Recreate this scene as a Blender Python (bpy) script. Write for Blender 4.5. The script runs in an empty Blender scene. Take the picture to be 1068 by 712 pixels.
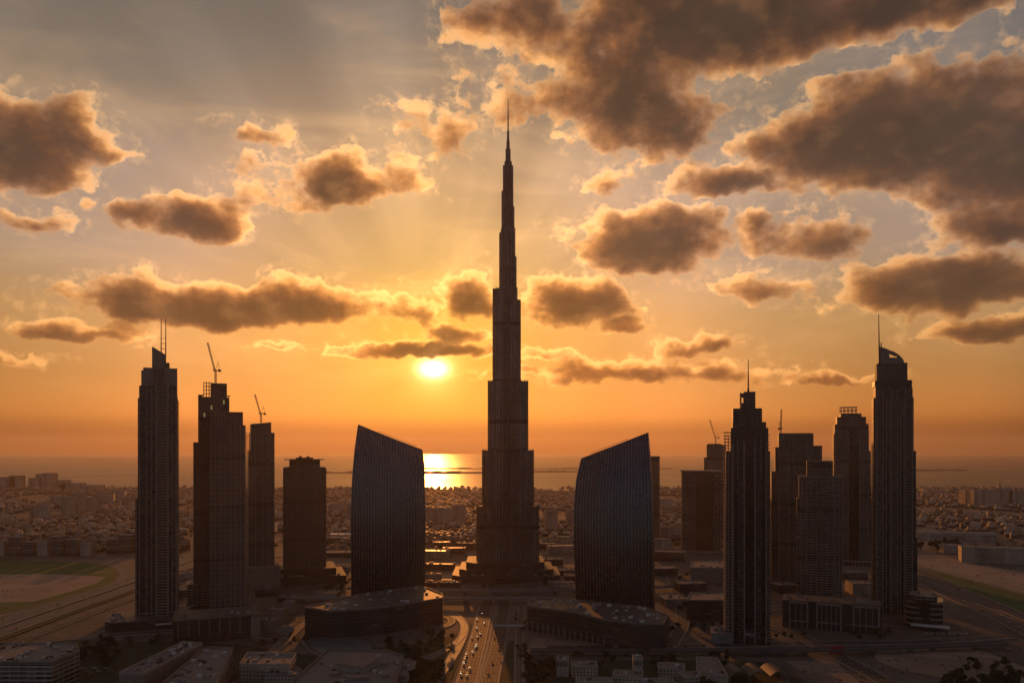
import bpy, math, random
from mathutils import Vector
R = math.radians
rnd = random.Random(7)
SC = bpy.context.scene
COL = SC.collection
# ------------------------------------------------------------------ camera, world, sun, exposure
CAM_H = 225.0          # the camera hangs 225 m above the plain
FPX = 831.0            # focal length in picture widths of 1068
HY = 469.0             # where the true horizon falls
cam_d = bpy.data.cameras.new('camera'); cam = bpy.data.objects.new('camera', cam_d); COL.objects.link(cam)
cam.location = (0, 0, CAM_H); cam.rotation_euler = (R(90), 0, 0)
cam_d.sensor_width = 36; cam_d.lens = 36 * FPX / 1068; cam_d.shift_y = (HY - 356) / 1068
cam_d.clip_start = 1; cam_d.clip_end = 200000
SC.camera = cam
SUN_EL, SUN_AZ = math.atan(84 / 831), math.atan((452 - 534) / 831)     # azimuth from +Y towards +X
sun_dir = Vector((math.cos(SUN_EL) * math.sin(SUN_AZ), math.cos(SUN_EL) * math.cos(SUN_AZ), math.sin(SUN_EL)))
sd = bpy.data.lights.new('sun', 'SUN'); sun = bpy.data.objects.new('sun', sd); COL.objects.link(sun)
sd.energy = 1.75; sd.color = (1, .33, .068); sd.angle = R(0.55)
sun.rotation_euler = (-sun_dir).to_track_quat('-Z', 'Y').to_euler()
SC.view_settings.view_transform = 'Standard'; SC.view_settings.look = 'None'
SC.view_settings.exposure = 0; SC.view_settings.gamma = 1; SC.view_settings.use_curve_mapping = False
SC.render.engine = 'CYCLES'
SC.cycles.use_denoising = True
SC.cycles.max_bounces = 5; SC.cycles.diffuse_bounces = 2; SC.cycles.glossy_bounces = 3
SC.cycles.volume_bounces = 0; SC.cycles.transparent_max_bounces = 8
SC.cycles.sample_clamp_indirect = 4; SC.cycles.caustics_reflective = False; SC.cycles.caustics_refractive = False

class NT:
    """tiny helper for writing node trees as expressions"""
    def __init__(s, tree): s.t = tree; s.n = tree.nodes; s.l = tree.links
    def new(s, typ, **kw):
        n = s.n.new(typ)
        for k, v in kw.items(): setattr(n, k, v)
        return n
    def put(s, sock, v):
        if hasattr(v, 'is_linked') or isinstance(v, bpy.types.NodeSocket): s.l.new(v, sock)
        elif isinstance(v, (tuple, list)) and len(v) == 3 and sock.type == 'RGBA': sock.default_value = (*v, 1)
        else: sock.default_value = v
    def m(s, op, a, b=0.0, c=0.0, clamp=False):
        n = s.new('ShaderNodeMath', operation=op, use_clamp=clamp)
        for i, v in enumerate((a, b, c)): s.put(n.inputs[i], v)
        return n.outputs[0]
    def v(s, op, a, b=(0, 0, 0), c=(0, 0, 0), out=0):
        n = s.new('ShaderNodeVectorMath', operation=op)
        s.put(n.inputs[0], a); s.put(n.inputs[1], b)
        if op == 'MULTIPLY_ADD': s.put(n.inputs[2], c)
        return n.outputs['Value'] if out else n.outputs[0]
    def scale(s, a, k):
        n = s.new('ShaderNodeVectorMath', operation='SCALE'); s.put(n.inputs[0], a); s.put(n.inputs[3], k); return n.outputs[0]
    def sm(s, x, a, b):       # smoothstep
        n = s.new('ShaderNodeMapRange', interpolation_type='SMOOTHSTEP')
        s.put(n.inputs[0], x); s.put(n.inputs[1], a); s.put(n.inputs[2], b); n.inputs[3].default_value = 0; n.inputs[4].default_value = 1
        return n.outputs[0]
    def mix(s, f, a, b, mode='MIX'):
        n = s.new('ShaderNodeMix', data_type='RGBA', blend_type=mode)
        s.put(n.inputs[0], f); s.put(n.inputs[6], a); s.put(n.inputs[7], b); return n.outputs[2]
    def noise(s, vec, scale, detail=4, rough=.55, dist=0.0, col=False, dim='3D'):
        n = s.new('ShaderNodeTexNoise', noise_dimensions=dim); s.put(n.inputs['Vector'], vec); n.inputs['Scale'].default_value = scale
        n.inputs['Detail'].default_value = detail; n.inputs['Roughness'].default_value = rough; n.inputs['Distortion'].default_value = dist
        return n.outputs['Color' if col else 'Fac']
    def ramp(s, f, pts, interp='LINEAR'):
        n = s.new('ShaderNodeValToRGB'); s.put(n.inputs[0], f); e = n.color_ramp.elements; n.color_ramp.interpolation = interp
        while len(e) < len(pts): e.new(.5)
        for q, (p, c) in zip(e, pts): q.position = p; q.color = (*c, 1)
        return n.outputs[0]
    def comb(s, x, y, z):
        n = s.new('ShaderNodeCombineXYZ')
        for i, q in enumerate((x, y, z)): s.put(n.inputs[i], q)
        return n.outputs[0]
    def sep(s, vec):
        n = s.new('ShaderNodeSeparateXYZ'); s.put(n.inputs[0], vec); return n.outputs

def lin(r, g, b):
    f = lambda c: (c / 12.92 if c <= .04045 else ((c + .055) / 1.055) ** 2.4)
    return tuple(f(c / 255) for c in (r, g, b))

# clouds: each is (centre azimuth/elevation as measured in degrees, half widths, thickness); directions on the sky sphere
def ae(px, py):
    az = math.atan((px - 534) / FPX); return math.degrees(az), math.degrees(math.atan((HY - py) / FPX * math.cos(az)))
CLOUDS = [  # px, py, rx, ry, thickness
 (15, 155, 92, 70, 1.25), (88, 140, 46, 52, .85), (122, 160, 24, 14, .6),
 (266, 141, 34, 15, .46), (28, 226, 50, 20, .55), (92, 214, 16, 7, .4),
 (150, 226, 40, 18, .62), (203, 230, 60, 32, .95),
 (358, 186, 58, 42, 1.05), (290, 202, 46, 28, .36), (420, 184, 30, 30, .36),
 (225, 323, 165, 34, 1.15), (310, 322, 90, 36, 1.1), (120, 314, 55, 16, .6),
 (486, 318, 40, 36, .8), (598, 318, 64, 36, .95), (425, 330, 50, 24, .38), (472, 352, 40, 14, .8), (440, 369, 88, 12, 1.15),
 (676, 254, 92, 50, 1.1), (606, 240, 30, 18, .45),
 (655, 105, 95, 92, .95), (550, 28, 90, 52, .56), (750, 22, 215, 100, 1.3), (960, 0, 220, 62, 1.1), (695, 140, 40, 50, .8), (610, 60, 70, 50, .6),
 (935, 148, 200, 84, 1.5), (1085, 160, 190, 100, 1.4), (755, 192, 75, 26, .85), (795, 150, 46, 34, .5),
 (840, 256, 74, 32, .55), (785, 234, 26, 20, .62), (990, 300, 170, 46, 1.1), (1050, 232, 110, 40, .75),
 (1030, 346, 84, 20, .8), (732, 362, 56, 14, .68), (642, 344, 30, 15, .65), (665, 391, 150, 17, .72), (90, 348, 66, 16, .7), (880, 398, 80, 7, .5),
 (15, 376, 50, 10, .6), (540, 112, 56, 32, .36), (460, 132, 44, 26, .34), (634, 188, 28, 18, .42), (800, 303, 46, 20, .40), (282, 363, 26, 6, .5), (570, 372, 34, 9, .5),
]
world = bpy.data.worlds.new('World'); SC.world = world; world.use_nodes = True
def build_world():
    t = world.node_tree; t.nodes.clear(); N = NT(t)
    d = N.new('ShaderNodeTexCoord').outputs['Generated']
    d = N.v('NORMALIZE', d)
    x, y, z = N.sep(d)
    az = N.m('MULTIPLY', N.m('ARCTAN2', x, y), 180 / math.pi)
    el = N.m('MULTIPLY', N.m('ARCSINE', z), 180 / math.pi)
    cosg = N.v('DOT_PRODUCT', d, tuple(sun_dir), out=1)
    gam = N.m('MULTIPLY', N.m('ARCCOSINE', N.m('MINIMUM', cosg, 1.0)), 180 / math.pi)
    # flattened angle: the glow of a low sun spreads along the horizon
    saz, sel = math.degrees(SUN_AZ), math.degrees(SUN_EL)
    daz = N.m('SUBTRACT', az, saz); dele = N.m('SUBTRACT', el, sel)
    sky = N.new('ShaderNodeTexSky', sky_type='NISHITA'); sky.sun_disc = False
    sky.sun_elevation = SUN_EL; sky.sun_rotation = SUN_AZ; sky.altitude = 200; sky.air_density = 1.0; sky.dust_density = 4.0; sky.ozone_density = 1.0
    base = N.scale(sky.outputs[0], SKY_STRENGTH)
    # dust: warms the sky towards the horizon and the sun
    ele = N.m('MAXIMUM', el, 0.0)
    warm = N.ramp(N.m('DIVIDE', ele, 90.0), [(q / 90, tuple(v / 4 for v in c)) for q, c in ELK])
    pole = N.ramp(N.m('DIVIDE', gam, 90.0), [(q / 90, tuple(v / 4 for v in c)) for q, c in GAK])
    dust = N.scale(N.mix(1.0, warm, pole, 'MULTIPLY'), 16.0)
    dust = N.mix(N.sm(gam, 38, 100), dust, COOL)
    base = N.mix(1.0, base, dust, 'MULTIPLY')
    for wd, amp, gc in GLOWS:
        g = N.m('MULTIPLY', N.m('EXPONENT', N.m('MULTIPLY', N.m('POWER', N.m('DIVIDE', gam, wd), 2.0), -1.0)), amp)
        base = N.v("ADD", base, N.scale(gc, N.m("MULTIPLY", g, N.sm(el, -1.0, 4.0))))
    belt = N.m('MULTIPLY', N.sm(gam, 55, 125), N.m('EXPONENT', N.m('DIVIDE', N.m('ABSOLUTE', el), -16.0)))
    base = N.v('ADD', base, N.scale(BELT, belt))
    # faint crepuscular rays fanning out above the sun
    fan = N.m('ARCTAN2', daz, N.m('ABSOLUTE', dele))
    rays = N.noise(N.comb(N.m('MULTIPLY', fan, 1.0), 0.3, 0.7), 3.2, 2, .5)
    rw = N.m('MULTIPLY', N.sm(gam, 5, 14), N.m('SUBTRACT', 1.0, N.sm(gam, 20, 42)))
    rw = N.m('MULTIPLY', rw, N.sm(dele, 2, 9))
    base = N.scale(base, N.m('ADD', 1.0, N.m('MULTIPLY', rw, N.m('MULTIPLY', N.m('SUBTRACT', rays, .5), 1.15))))
    # thin high veil, stretched along the horizon, brightest towards the sun
    vl = N.noise(N.comb(N.m('MULTIPLY', az, .05), N.m('MULTIPLY', el, .16), 2.0), 1.0, 6, .6, .8)
    vl = N.m('MULTIPLY', N.sm(vl, .46, .74), N.m('EXPONENT', N.m('DIVIDE', gam, -20.0)))
    base = N.v('ADD', base, N.scale((.55, .29, .10), N.m('MULTIPLY', vl, N.sm(el, 1.5, 9.0))))
    # cloud density
    p0 = N.comb(az, el, 0.0)
    w = N.v('SUBTRACT', N.noise(p0, .16, 2, .5, col=True), (.5, .5, .5))
    w2 = N.v('SUBTRACT', N.noise(p0, .75, 2, .5, col=True), (.5, .5, .5))
    p = N.v('MULTIPLY_ADD', w, (3.2, 1.7, 0), p0)
    p = N.v('MULTIPLY_ADD', w2, (1.5, 1.2, 0), p)
    def shapes(p):
        D = None
        for (cx, cy, rx, ry, wt) in CLOUDS:
            a, e = ae(cx, cy); a1, _ = ae(cx + rx, cy); _, e1 = ae(cx, cy - ry)
            ix, iy = 1.0 / abs(a1 - a), 1.0 / abs(e1 - e)
            q = N.v('MULTIPLY_ADD', p, (ix, iy, 0), (-a * ix, -e * iy, 0))
            q = N.v('MAXIMUM', q, N.v('MULTIPLY', q, (-1, -1.5, 0)))
            b = N.m('MULTIPLY_ADD', N.v('LENGTH', q, out=1), -wt, wt)
            D = b if D is None else N.m('SMOOTH_MAX', D, b, .12)
        return D
    side = N.v('NORMALIZE', N.comb(N.m('MULTIPLY', daz, -.6), N.m('ADD', N.m('ADD', N.m('MULTIPLY', dele, -.2), 8.0), N.m('MULTIPLY', N.m('MAXIMUM', N.m('SUBTRACT', dele, 15.5), 0.0), -1.5)), 0.0))
    D = shapes(p); Dsun = shapes(N.v('MULTIPLY_ADD', side, (1.0, .9, 0), p))
    # scattered cloud in the rest of the sky (behind and beside the camera)
    back = N.m('MULTIPLY', N.m('MULTIPLY', N.sm(N.m('ABSOLUTE', az), 36, 60), N.m('SUBTRACT', 1.0, N.sm(N.m('ABSOLUTE', az), 140, 172))), N.sm(el, 1.0, 8.0))
    bn = N.m('MULTIPLY', N.m('SUBTRACT', N.noise(p0, .09, 3, .5), .5), 2.2)
    bk = N.m('MULTIPLY_ADD', back, N.m('ADD', bn, .6), -.6)
    D = N.m('MAXIMUM', D, bk); Dsun = N.m('MAXIMUM', Dsun, bk)
    puff = N.v('MULTIPLY', p0, (.8, 1.15, 1))
    f1 = N.noise(puff, .42, 9, .54)
    lowf = N.noise(puff, .22, 3, .5)
    f2 = N.noise(N.v('MULTIPLY_ADD', side, (.8, 1.03, 0), puff), .42, 6, .54)
    Dn = N.m('ADD', D, N.m('MULTIPLY', N.m('SUBTRACT', f1, .5), CL_AMP))
    relief = N.m('SUBTRACT', f1, f2)          # positive where a puff faces the light above it
    tau = N.m('MULTIPLY', N.m('MAXIMUM', N.m('SUBTRACT', Dn, .02), 0.0), 7.0)
    wisp = N.m('MULTIPLY', N.m('MAXIMUM', N.m('ADD', Dn, .26), 0.0), N.sm(N.noise(N.v('MULTIPLY_ADD', w2, (.9, .5, 0), p0), 1.1, 5, .62), .44, .68))
    tau = N.m('ADD', tau, N.m('MULTIPLY', wisp, .95))
    alpha = N.m('SUBTRACT', 1.0, N.m('EXPONENT', N.m('MULTIPLY', tau, -1.0)))
    Ds = N.m('ADD', Dsun, N.m('MULTIPLY', N.m('SUBTRACT', f2, .5), CL_AMP))
    taus = N.m('ADD', N.m('MULTIPLY', N.m('MAXIMUM', N.m('ADD', Ds, .06), 0.0), 4.5), N.m('MULTIPLY', N.m('MAXIMUM', Dn, 0.0), N.m('MULTIPLY_ADD', N.m('EXPONENT', N.m('DIVIDE', gam, -5.0)), 9.0, 1.4)))
    light = N.m('MULTIPLY_ADD', N.m('EXPONENT', N.m('MULTIPLY', tau, -1.1)), .42, N.m('MULTIPLY', N.m('EXPONENT', N.m('MULTIPLY', taus, -1.0)), .85))
    near = N.m('EXPONENT', N.m('DIVIDE', gam, -17.0))
    body = N.v('ADD', N.scale(BODY, N.m('MULTIPLY_ADD', lowf, 1.6, .2)), N.scale(base, BODY_SKY))
    body = N.mix(N.m('MULTIPLY', N.m('EXPONENT', N.m('DIVIDE', gam, -7.0)), .9, clamp=True), body, BODY_NEAR)
    body = N.v('ADD', body, N.scale(WARM_PUFF, N.m('MULTIPLY', N.sm(relief, -.05, .3), N.m('ADD', near, .12))))
    lit = N.v('ADD', N.scale(EDGE, N.m('MULTIPLY_ADD', near, EDGE_NEAR, EDGE_FAR)), N.scale(base, .35))
    col = N.v('ADD', body, N.v('MULTIPLY', lit, N.comb(light, N.m('POWER', light, 1.22), N.m('POWER', light, 1.5))))
    tk = N.m('SUBTRACT', 1.0, light, clamp=True)
    out = N.mix(N.m('MULTIPLY', alpha, .97), base, col)
    # the sun itself, dazzling through the gap below the cloud bank
    core = N.m('EXPONENT', N.m('MULTIPLY', N.m('POWER', N.m('DIVIDE', N.m('SQRT', N.m('ADD', N.m('POWER', N.m('MULTIPLY', daz, .62), 2.0), N.m('POWER', dele, 2.0))), .50), 2.0), -1.0))
    core = N.m('MULTIPLY', core, N.m('SUBTRACT', 1.0, N.m('MULTIPLY', tk, N.m('MULTIPLY', alpha, .8))))
    out = N.v('ADD', out, N.scale((6.5, 4.8, 2.3), core))
    # below the horizon
    bg = N.new('ShaderNodeBackground'); t.links.new(out, bg.inputs[0]); bg.inputs[1].default_value = 1.0
    o = N.new('ShaderNodeOutputWorld'); t.links.new(bg.outputs[0], o.inputs[0])
SKY_STRENGTH = .040
k = lambda *c: tuple(v / 2.5 for v in c)
k = None
# dusty air: transmission against elevation and against the angle from the sun
ELK = [(0.0, (.26, .15, .15)), (0.9, (.60, .35, .30)), (2.3, (1.40, .90, .70)), (5.0, (1.151, 0.787, 0.584)), (9.0, (1.296, 0.973, 0.762)), (13.0, (1.252, 1.088, 1.253)), (18.0, (1.459, 1.301, 1.499)), (22.0, (1.178, 1.095, 1.17)), (27.0, (0.985, 0.981, 1.122))]
GAK = [(3.0, (0.290, 0.315, 0.08)), (8.0, (0.42, 0.40, 0.24)), (13.0, (0.57, 0.54, 0.43)), (18.0, (0.86, 0.82, 0.78)), (24.0, (1.0, .99, .93)), (30.0, (1.26, 1.18, 0.97)), (36.0, (1.86, 1.66, 1.38))]
BELT = (.068, .082, .104)
COOL = (1.2, 1.6, 2.15)
GLOWS = [(15, .10, (1.0, .68, .36)), (2.8, .38, (1.0, .6, .16)), (1.3, .6, (1.0, .72, .28))]  # width deg, amplitude, colour
HAZE = 2.6e-5
CL_AMP = 1.5; RELIEF = 11.0
EDGE = (1.0, .49, .15); EDGE_NEAR = 3.3; EDGE_FAR = .58
BODY = (.040, .024, .016); BODY_SKY = .075; BODY_NEAR = (.22, .09, .025); WARM_PUFF = (.30, .13, .04)
build_world()
world.cycles.sampling_method = 'MANUAL'; world.cycles.sample_map_resolution = 512

# ------------------------------------------------------------------ helpers
HF = CAM_H * FPX
def depth_at(py, h=0.0): return (CAM_H - h) * FPX / (py - HY)
def P(px, py, h=0.0):
    D = depth_at(py, h); return ((px - 534) / FPX * D, D)
class MB:
    """collects shapes into one mesh"""
    def __init__(s): s.v = []; s.f = []; s.mi = []; s.cur = 0
    def poly(s, pts):
        b = len(s.v); s.v += [tuple(p) for p in pts]; s.f.append(tuple(range(b, b + len(pts)))); s.mi.append(s.cur)
    def box(s, x0, x1, y0, y1, z0, z1): s.prism([(x0, y0), (x1, y0), (x1, y1), (x0, y1)], z0, z1); return s
    def prism(s, pl, z0, z1, caps=True):
        n = len(pl); b = len(s.v)
        A = sum(pl[i][0] * pl[(i + 1) % n][1] - pl[(i + 1) % n][0] * pl[i][1] for i in range(n))
        if A < 0:
            pl = pl[::-1]
            if isinstance(z1, (list, tuple)): z1 = z1[::-1]
            if isinstance(z0, (list, tuple)): z0 = z0[::-1]
        zt = z1 if isinstance(z1, (list, tuple)) else [z1] * n
        zb = z0 if isinstance(z0, (list, tuple)) else [z0] * n
        s.v += [(p[0], p[1], q) for p, q in zip(pl, zb)] + [(p[0], p[1], q) for p, q in zip(pl, zt)]
        for i in range(n):
            j = (i + 1) % n; s.f.append((b + i, b + j, b + n + j, b + n + i)); s.mi.append(s.cur)
        if caps:
            s.f.append(tuple(b + n + i for i in range(n))); s.f.append(tuple(b + n - 1 - i for i in range(n))); s.mi += [s.cur] * 2
        return s
    def bar(s, p0, p1, r0, r1=None, n=6):
        r1 = r0 if r1 is None else r1
        p0, p1 = Vector(p0), Vector(p1); d = (p1 - p0).normalized()
        a = d.orthogonal().normalized(); c = d.cross(a); b = len(s.v)
        for p, r in ((p0, r0), (p1, r1)):
            for i in range(n):
                t = 2 * math.pi * (i + .5) / n; s.v.append(tuple(p + (a * math.cos(t) + c * math.sin(t)) * r))
        for i in range(n):
            j = (i + 1) % n; s.f.append((b + i, b + j, b + n + j, b + n + i)); s.mi.append(s.cur)
        s.f.append(tuple(b + n - 1 - i for i in range(n))); s.f.append(tuple(b + n + i for i in range(n))); s.mi += [s.cur] * 2
        return s
    def lattice(s, p0, p1, w, step, r, up=(0, 0, 1)):
        p0, p1 = Vector(p0), Vector(p1); d = (p1 - p0); L = d.length; d.normalize()
        a = d.cross(Vector(up)); a = (a if a.length > .01 else d.orthogonal()).normalized(); c = d.cross(a)
        co = [(a * i + c * j) * w / 2 for i, j in ((-1, -1), (1, -1), (1, 1), (-1, 1))]
        for q in co: s.bar(p0 + q, p1 + q, r, n=4)
        n = max(1, int(L / step))
        for k in range(n):
            u, v = p0 + d * (L * k / n), p0 + d * (L * (k + 1) / n)
            for i in range(4):
                q, e = co[i], co[(i + 1) % 4]
                s.bar(u + q, v + e, r * .7, n=3); s.bar(v + q, v + e, r * .7, n=3)
        return s
    def build(s, name, mats, parent=None, loc=None):
        me = bpy.data.meshes.new(name); me.from_pydata(s.v, [], s.f)
        mats = mats if isinstance(mats, (list, tuple)) else [mats]
        for m_ in mats: me.materials.append(m_)
        if len(mats) > 1: me.polygons.foreach_set('material_index', s.mi)
        me.update()
        o = bpy.data.objects.new(name, me); COL.objects.link(o)
        if parent: o.parent = parent
        if loc: o.location = loc
        return o
def tag(o, label=None, cat=None, group=None, kind=None):
    for k_, v_ in (('label', label), ('category', cat), ('group', group), ('kind', kind)):
        if v_: o[k_] = v_
    return o
def empty(name, label, cat, loc=(0, 0, 0), rz=0, group=None):
    o = bpy.data.objects.new(name, None); COL.objects.link(o); o.location = loc; o.rotation_euler = (0, 0, rz)
    return tag(o, label, cat, group)
def copy_tree(o, kids, loc, rz, sc=1.0, label=None, group=None):
    r = o.copy(); COL.objects.link(r); r.location = loc; r.rotation_euler = (0, 0, rz); r.scale = (sc, sc, sc) if not isinstance(sc, tuple) else sc
    if label: r['label'] = label
    if group: r['group'] = group
    for c in kids:
        q = c.copy(); COL.objects.link(q); q.parent = r
    return r

# ------------------------------------------------------------------ materials
def pbr(name):
    m_ = bpy.data.materials.new(name); m_.use_nodes = True; N = NT(m_.node_tree)
    return m_, N, m_.node_tree.nodes['Principled BSDF']
def mat(name, col, rough=.7, metal=0.0, var=.25, scale=.15, bump=0.0, spec=None, col2=None, detail=5):
    """weathered plain material: two tones in a noise, rough, optional bump"""
    m_, N, b = pbr(name)
    p = N.new('ShaderNodeTexCoord').outputs['Object']
    n1 = N.noise(p, scale, detail, .6); n2 = N.noise(p, scale * 9, 3, .6)
    f = N.m('MULTIPLY_ADD', N.m('ADD', n1, n2), .5 * 1.0, 0.0)
    f = N.sm(f, .36, .64)
    c2 = col2 if col2 else tuple(c * (1 - var * 1.3) for c in col)
    c1 = tuple(c * (1 + var * .6) for c in col)
    N.put(b.inputs['Base Color'], N.mix(f, c2, c1))
    N.put(b.inputs['Roughness'], N.m('MULTIPLY_ADD', n2, .25, rough - .12, clamp=True))
    b.inputs['Metallic'].default_value = metal
    if spec is not None: b.inputs['Specular IOR Level'].default_value = spec
    if bump:
        bn = N.new('ShaderNodeBump'); bn.inputs['Strength'].default_value = bump; N.put(bn.inputs['Height'], n2); N.put(b.inputs['Normal'], bn.outputs[0])
    return m_
def facade(name, glass, frame, fp=3.8, mw=3.0, ff=.26, mf=.22, grough=.16, gvar=.6, lit=0.0, frough=.6, metal=0.0, bump=.5, blinds=.5, plant_floors=True, warp=.12):
    """window grid: floor pitch fp, bay width mw, frame shares ff (floor) and mf (mullion); every pane its own tone and polish"""
    m_, N, b = pbr(name)
    tc = N.new('ShaderNodeTexCoord'); x, y, z = N.sep(tc.outputs['Object']); nx, ny, nz = N.sep(tc.outputs['Normal'])
    side = N.m('GREATER_THAN', N.m('ABSOLUTE', nx), N.m('ABSOLUTE', ny))
    u = N.m('ADD', N.m('MULTIPLY', y, side), N.m('MULTIPLY', x, N.m('SUBTRACT', 1.0, side)))
    u = N.m('DIVIDE', N.m('ADD', u, 900.3), mw); w = N.m('DIVIDE', N.m('ADD', z, .01), fp)
    fu, fw = N.m('FRACT', u), N.m('FRACT', w)
    fr = N.m('MAXIMUM', N.m('LESS_THAN', fu, mf), N.m('LESS_THAN', fw, ff))
    fr = N.m('MAXIMUM', fr, N.m('GREATER_THAN', nz, .5))
    wn = N.new('ShaderNodeTexWhiteNoise'); N.put(wn.inputs['Vector'], N.comb(N.m('FLOOR', u), N.m('FLOOR', w), N.m('MULTIPLY', side, 7.0)))
    rv = wn.outputs['Value']
    dirt = N.noise(tc.outputs['Object'], .06, 4, .6)
    gcol = N.mix(rv, tuple(c * (1 - gvar) for c in glass), tuple(c * (1 + gvar) for c in glass))
    blind = N.m('GREATER_THAN', rv, .93)
    gcol = N.mix(N.m('MULTIPLY', blind, blinds), gcol, (.16, .14, .11))
    fcol = N.mix(dirt, tuple(c * .7 for c in frame), tuple(c * 1.25 for c in frame))
    plant = N.m('LESS_THAN', N.m('FRACT', N.m('DIVIDE', N.m('FLOOR', w), 19.0)), .06)      # a louvred plant floor every nineteen storeys
    tint = N.noise(N.v('MULTIPLY', tc.outputs['Object'], (1, 1, .35)), .035, 3, .6)
    if not plant_floors: plant = 0.0
    base_ = N.mix(plant, N.mix(fr, gcol, fcol), (.03, .028, .026))
    N.put(b.inputs['Base Color'], N.scale(base_, N.m('MULTIPLY_ADD', N.sm(tint, .3, .7), .7, .65)))
    rg = N.m('ADD', N.m('MULTIPLY_ADD', rv, .14, grough - .05), N.m('MULTIPLY', N.noise(tc.outputs['Object'], .05, 3, .6), warp))
    N.put(b.inputs['Roughness'], N.m('ADD', N.m('MULTIPLY', fr, frough), N.m('MULTIPLY', N.m('SUBTRACT', 1.0, fr), rg)))
    b.inputs['Metallic'].default_value = metal
    bn = N.new('ShaderNodeBump'); bn.inputs['Strength'].default_value = bump; bn.inputs['Distance'].default_value = .3
    N.put(bn.inputs['Height'], fr); N.put(b.inputs['Normal'], bn.outputs[0])
    return m_
M = {}
M['stone'] = mat('pale_stone', (.25, .215, .175), .75)
M['tan'] = mat('tan_cladding', (.215, .19, .16), .65, var=.2)
M['rose'] = mat('rose_plaster', (.27, .205, .165), .8)
M['beige'] = mat('beige_plaster', (.40, .33, .265), .82, scale=.3)
M['grey'] = mat('grey_concrete', (.20, .18, .165), .8)
M['darkc'] = mat('dark_concrete', (.10, .09, .08), .7)
M['black'] = mat('dark_cladding', (.035, .033, .032), .45)
M['steel'] = mat('grey_steel', (.16, .15, .14), .45, metal=.6)
M['dsteel'] = mat('dark_steel', (.06, .055, .05), .5, metal=.4)
M['crane'] = mat('crane_paint', (.22, .10, .04), .55)
M['roof'] = mat('roof_gravel', (.24, .21, .18), .85, scale=.25)
M['roofd'] = mat('dark_roof', (.085, .076, .068), .6, scale=.2)
M['roofgloss'] = mat('metal_roof', (.22, .195, .17), .46, metal=.3, scale=.06)
M['white'] = mat('white_paint', (.55, .52, .48), .6, var=.12)
M['unit'] = mat('metal_unit', (.30, .28, .26), .5, metal=.2, scale=1.0)
M['red'] = mat('red_hoarding', (.42, .02, .03), .6, var=.15)
M['glass'] = mat('dark_glass', (.018, .020, .022), .12, var=.5, scale=.05)
M['bronze'] = mat('bronze_glass', (.045, .034, .026), .2, var=.4, scale=.05)
M['fA'] = facade('tower_glass_band', (.018, .022, .024), (.065, .062, .056), 3.6, 2.2, .3, .16)
M['fB'] = facade('tower_raw_grid', (.022, .02, .018), (.17, .135, .105), 3.7, 4.2, .34, .3, grough=.45)
M['fC'] = facade('tower_brown_grid', (.022, .018, .016), (.13, .098, .078), 3.5, 2.8, .36, .34, grough=.35)
M['fD'] = facade('tower_fine_strips', (.026, .024, .024), (.17, .145, .12), 3.5, 1.7, .3, .3)
M['fE'] = facade('tower_balcony_strips', (.02, .019, .018), (.19, .15, .12), 3.6, 7.0, .42, .1)
M['fF'] = facade('steel_fin_glass', (.05, .05, .05), (.27, .25, .23), 3.9, 2.6, .09, .36, grough=.22, metal=.3, frough=.4, gvar=.3, plant_floors=False)
M['fG'] = facade('podium_louvres', (.02, .019, .018), (.05, .047, .043), 3.2, 9.0, .45, .06, grough=.3, plant_floors=False)
M['fH'] = facade('low_house_windows', (.05, .043, .035), (.42, .32, .235), 3.3, 3.4, .5, .55, grough=.4, plant_floors=False)
M['fI'] = facade('office_bands', (.020, .020, .021), (.36, .31, .26), 4.2, 8.0, .42, .07, plant_floors=False)
M['fJ'] = facade('blue_curtain_wall', (.016, .020, .024), (.03, .032, .034), 3.9, 5.0, .16, .03, grough=.09, gvar=.35, frough=.3, bump=0, blinds=0, plant_floors=False, warp=.04)
M['asphalt'] = mat('asphalt', (.042, .040, .038), .72, scale=.05, bump=.03, spec=.35)
M['asphalt2'] = mat('worn_asphalt', (.055, .050, .046), .62, scale=.03)
M['kerb'] = mat('concrete_kerb', (.24, .215, .185), .7, scale=.4)
M['paint'] = mat('road_paint', (.60, .58, .54), .6, scale=.8)
def sand_mat(name, c1, c2, ang):
    m_, N, b = pbr(name)
    p = N.new('ShaderNodeTexCoord').outputs['Object']
    r_ = N.new('ShaderNodeVectorRotate', rotation_type='Z_AXIS'); N.put(r_.inputs['Vector'], p); r_.inputs['Angle'].default_value = ang
    big = N.noise(p, .011, 6, .62); trk = N.noise(N.v('MULTIPLY', r_.outputs[0], (.012, .25, 1)), 1.0, 4, .6, .4); fine = N.noise(p, .22, 4, .65)
    f = N.sm(N.m('ADD', N.m('MULTIPLY', big, .6), N.m('MULTIPLY', trk, .4)), .36, .62)
    col = N.mix(f, c2, c1); col = N.mix(N.m('MULTIPLY', N.sm(fine, .58, .72), .55), col, tuple(v * .35 for v in c2))
    N.put(b.inputs['Base Color'], col); b.inputs['Roughness'].default_value = .92
    bn = N.new('ShaderNodeBump'); bn.inputs['Strength'].default_value = .6; bn.inputs['Distance'].default_value = 1.5; N.put(bn.inputs['Height'], trk); N.put(b.inputs['Normal'], bn.outputs[0])
    return m_
M['sand'] = sand_mat('graded_sand', (.33, .24, .17), (.17, .125, .09), .4)
M['sandp'] = sand_mat('pale_sand', (.40, .30, .22), (.24, .18, .13), -.25)
M['lawn'] = mat('irrigated_lawn', (.030, .105, .012), .9, scale=.03, var=.45)
M['lawnd'] = mat('verge_grass', (.022, .040, .012), .9, scale=.05, var=.5)
M['paving'] = mat('plaza_paving', (.12, .105, .09), .6, scale=.1, var=.3)
M['pool'] = mat('pool_paving', (.13, .155, .145), .4, scale=.05, var=.3)
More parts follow.
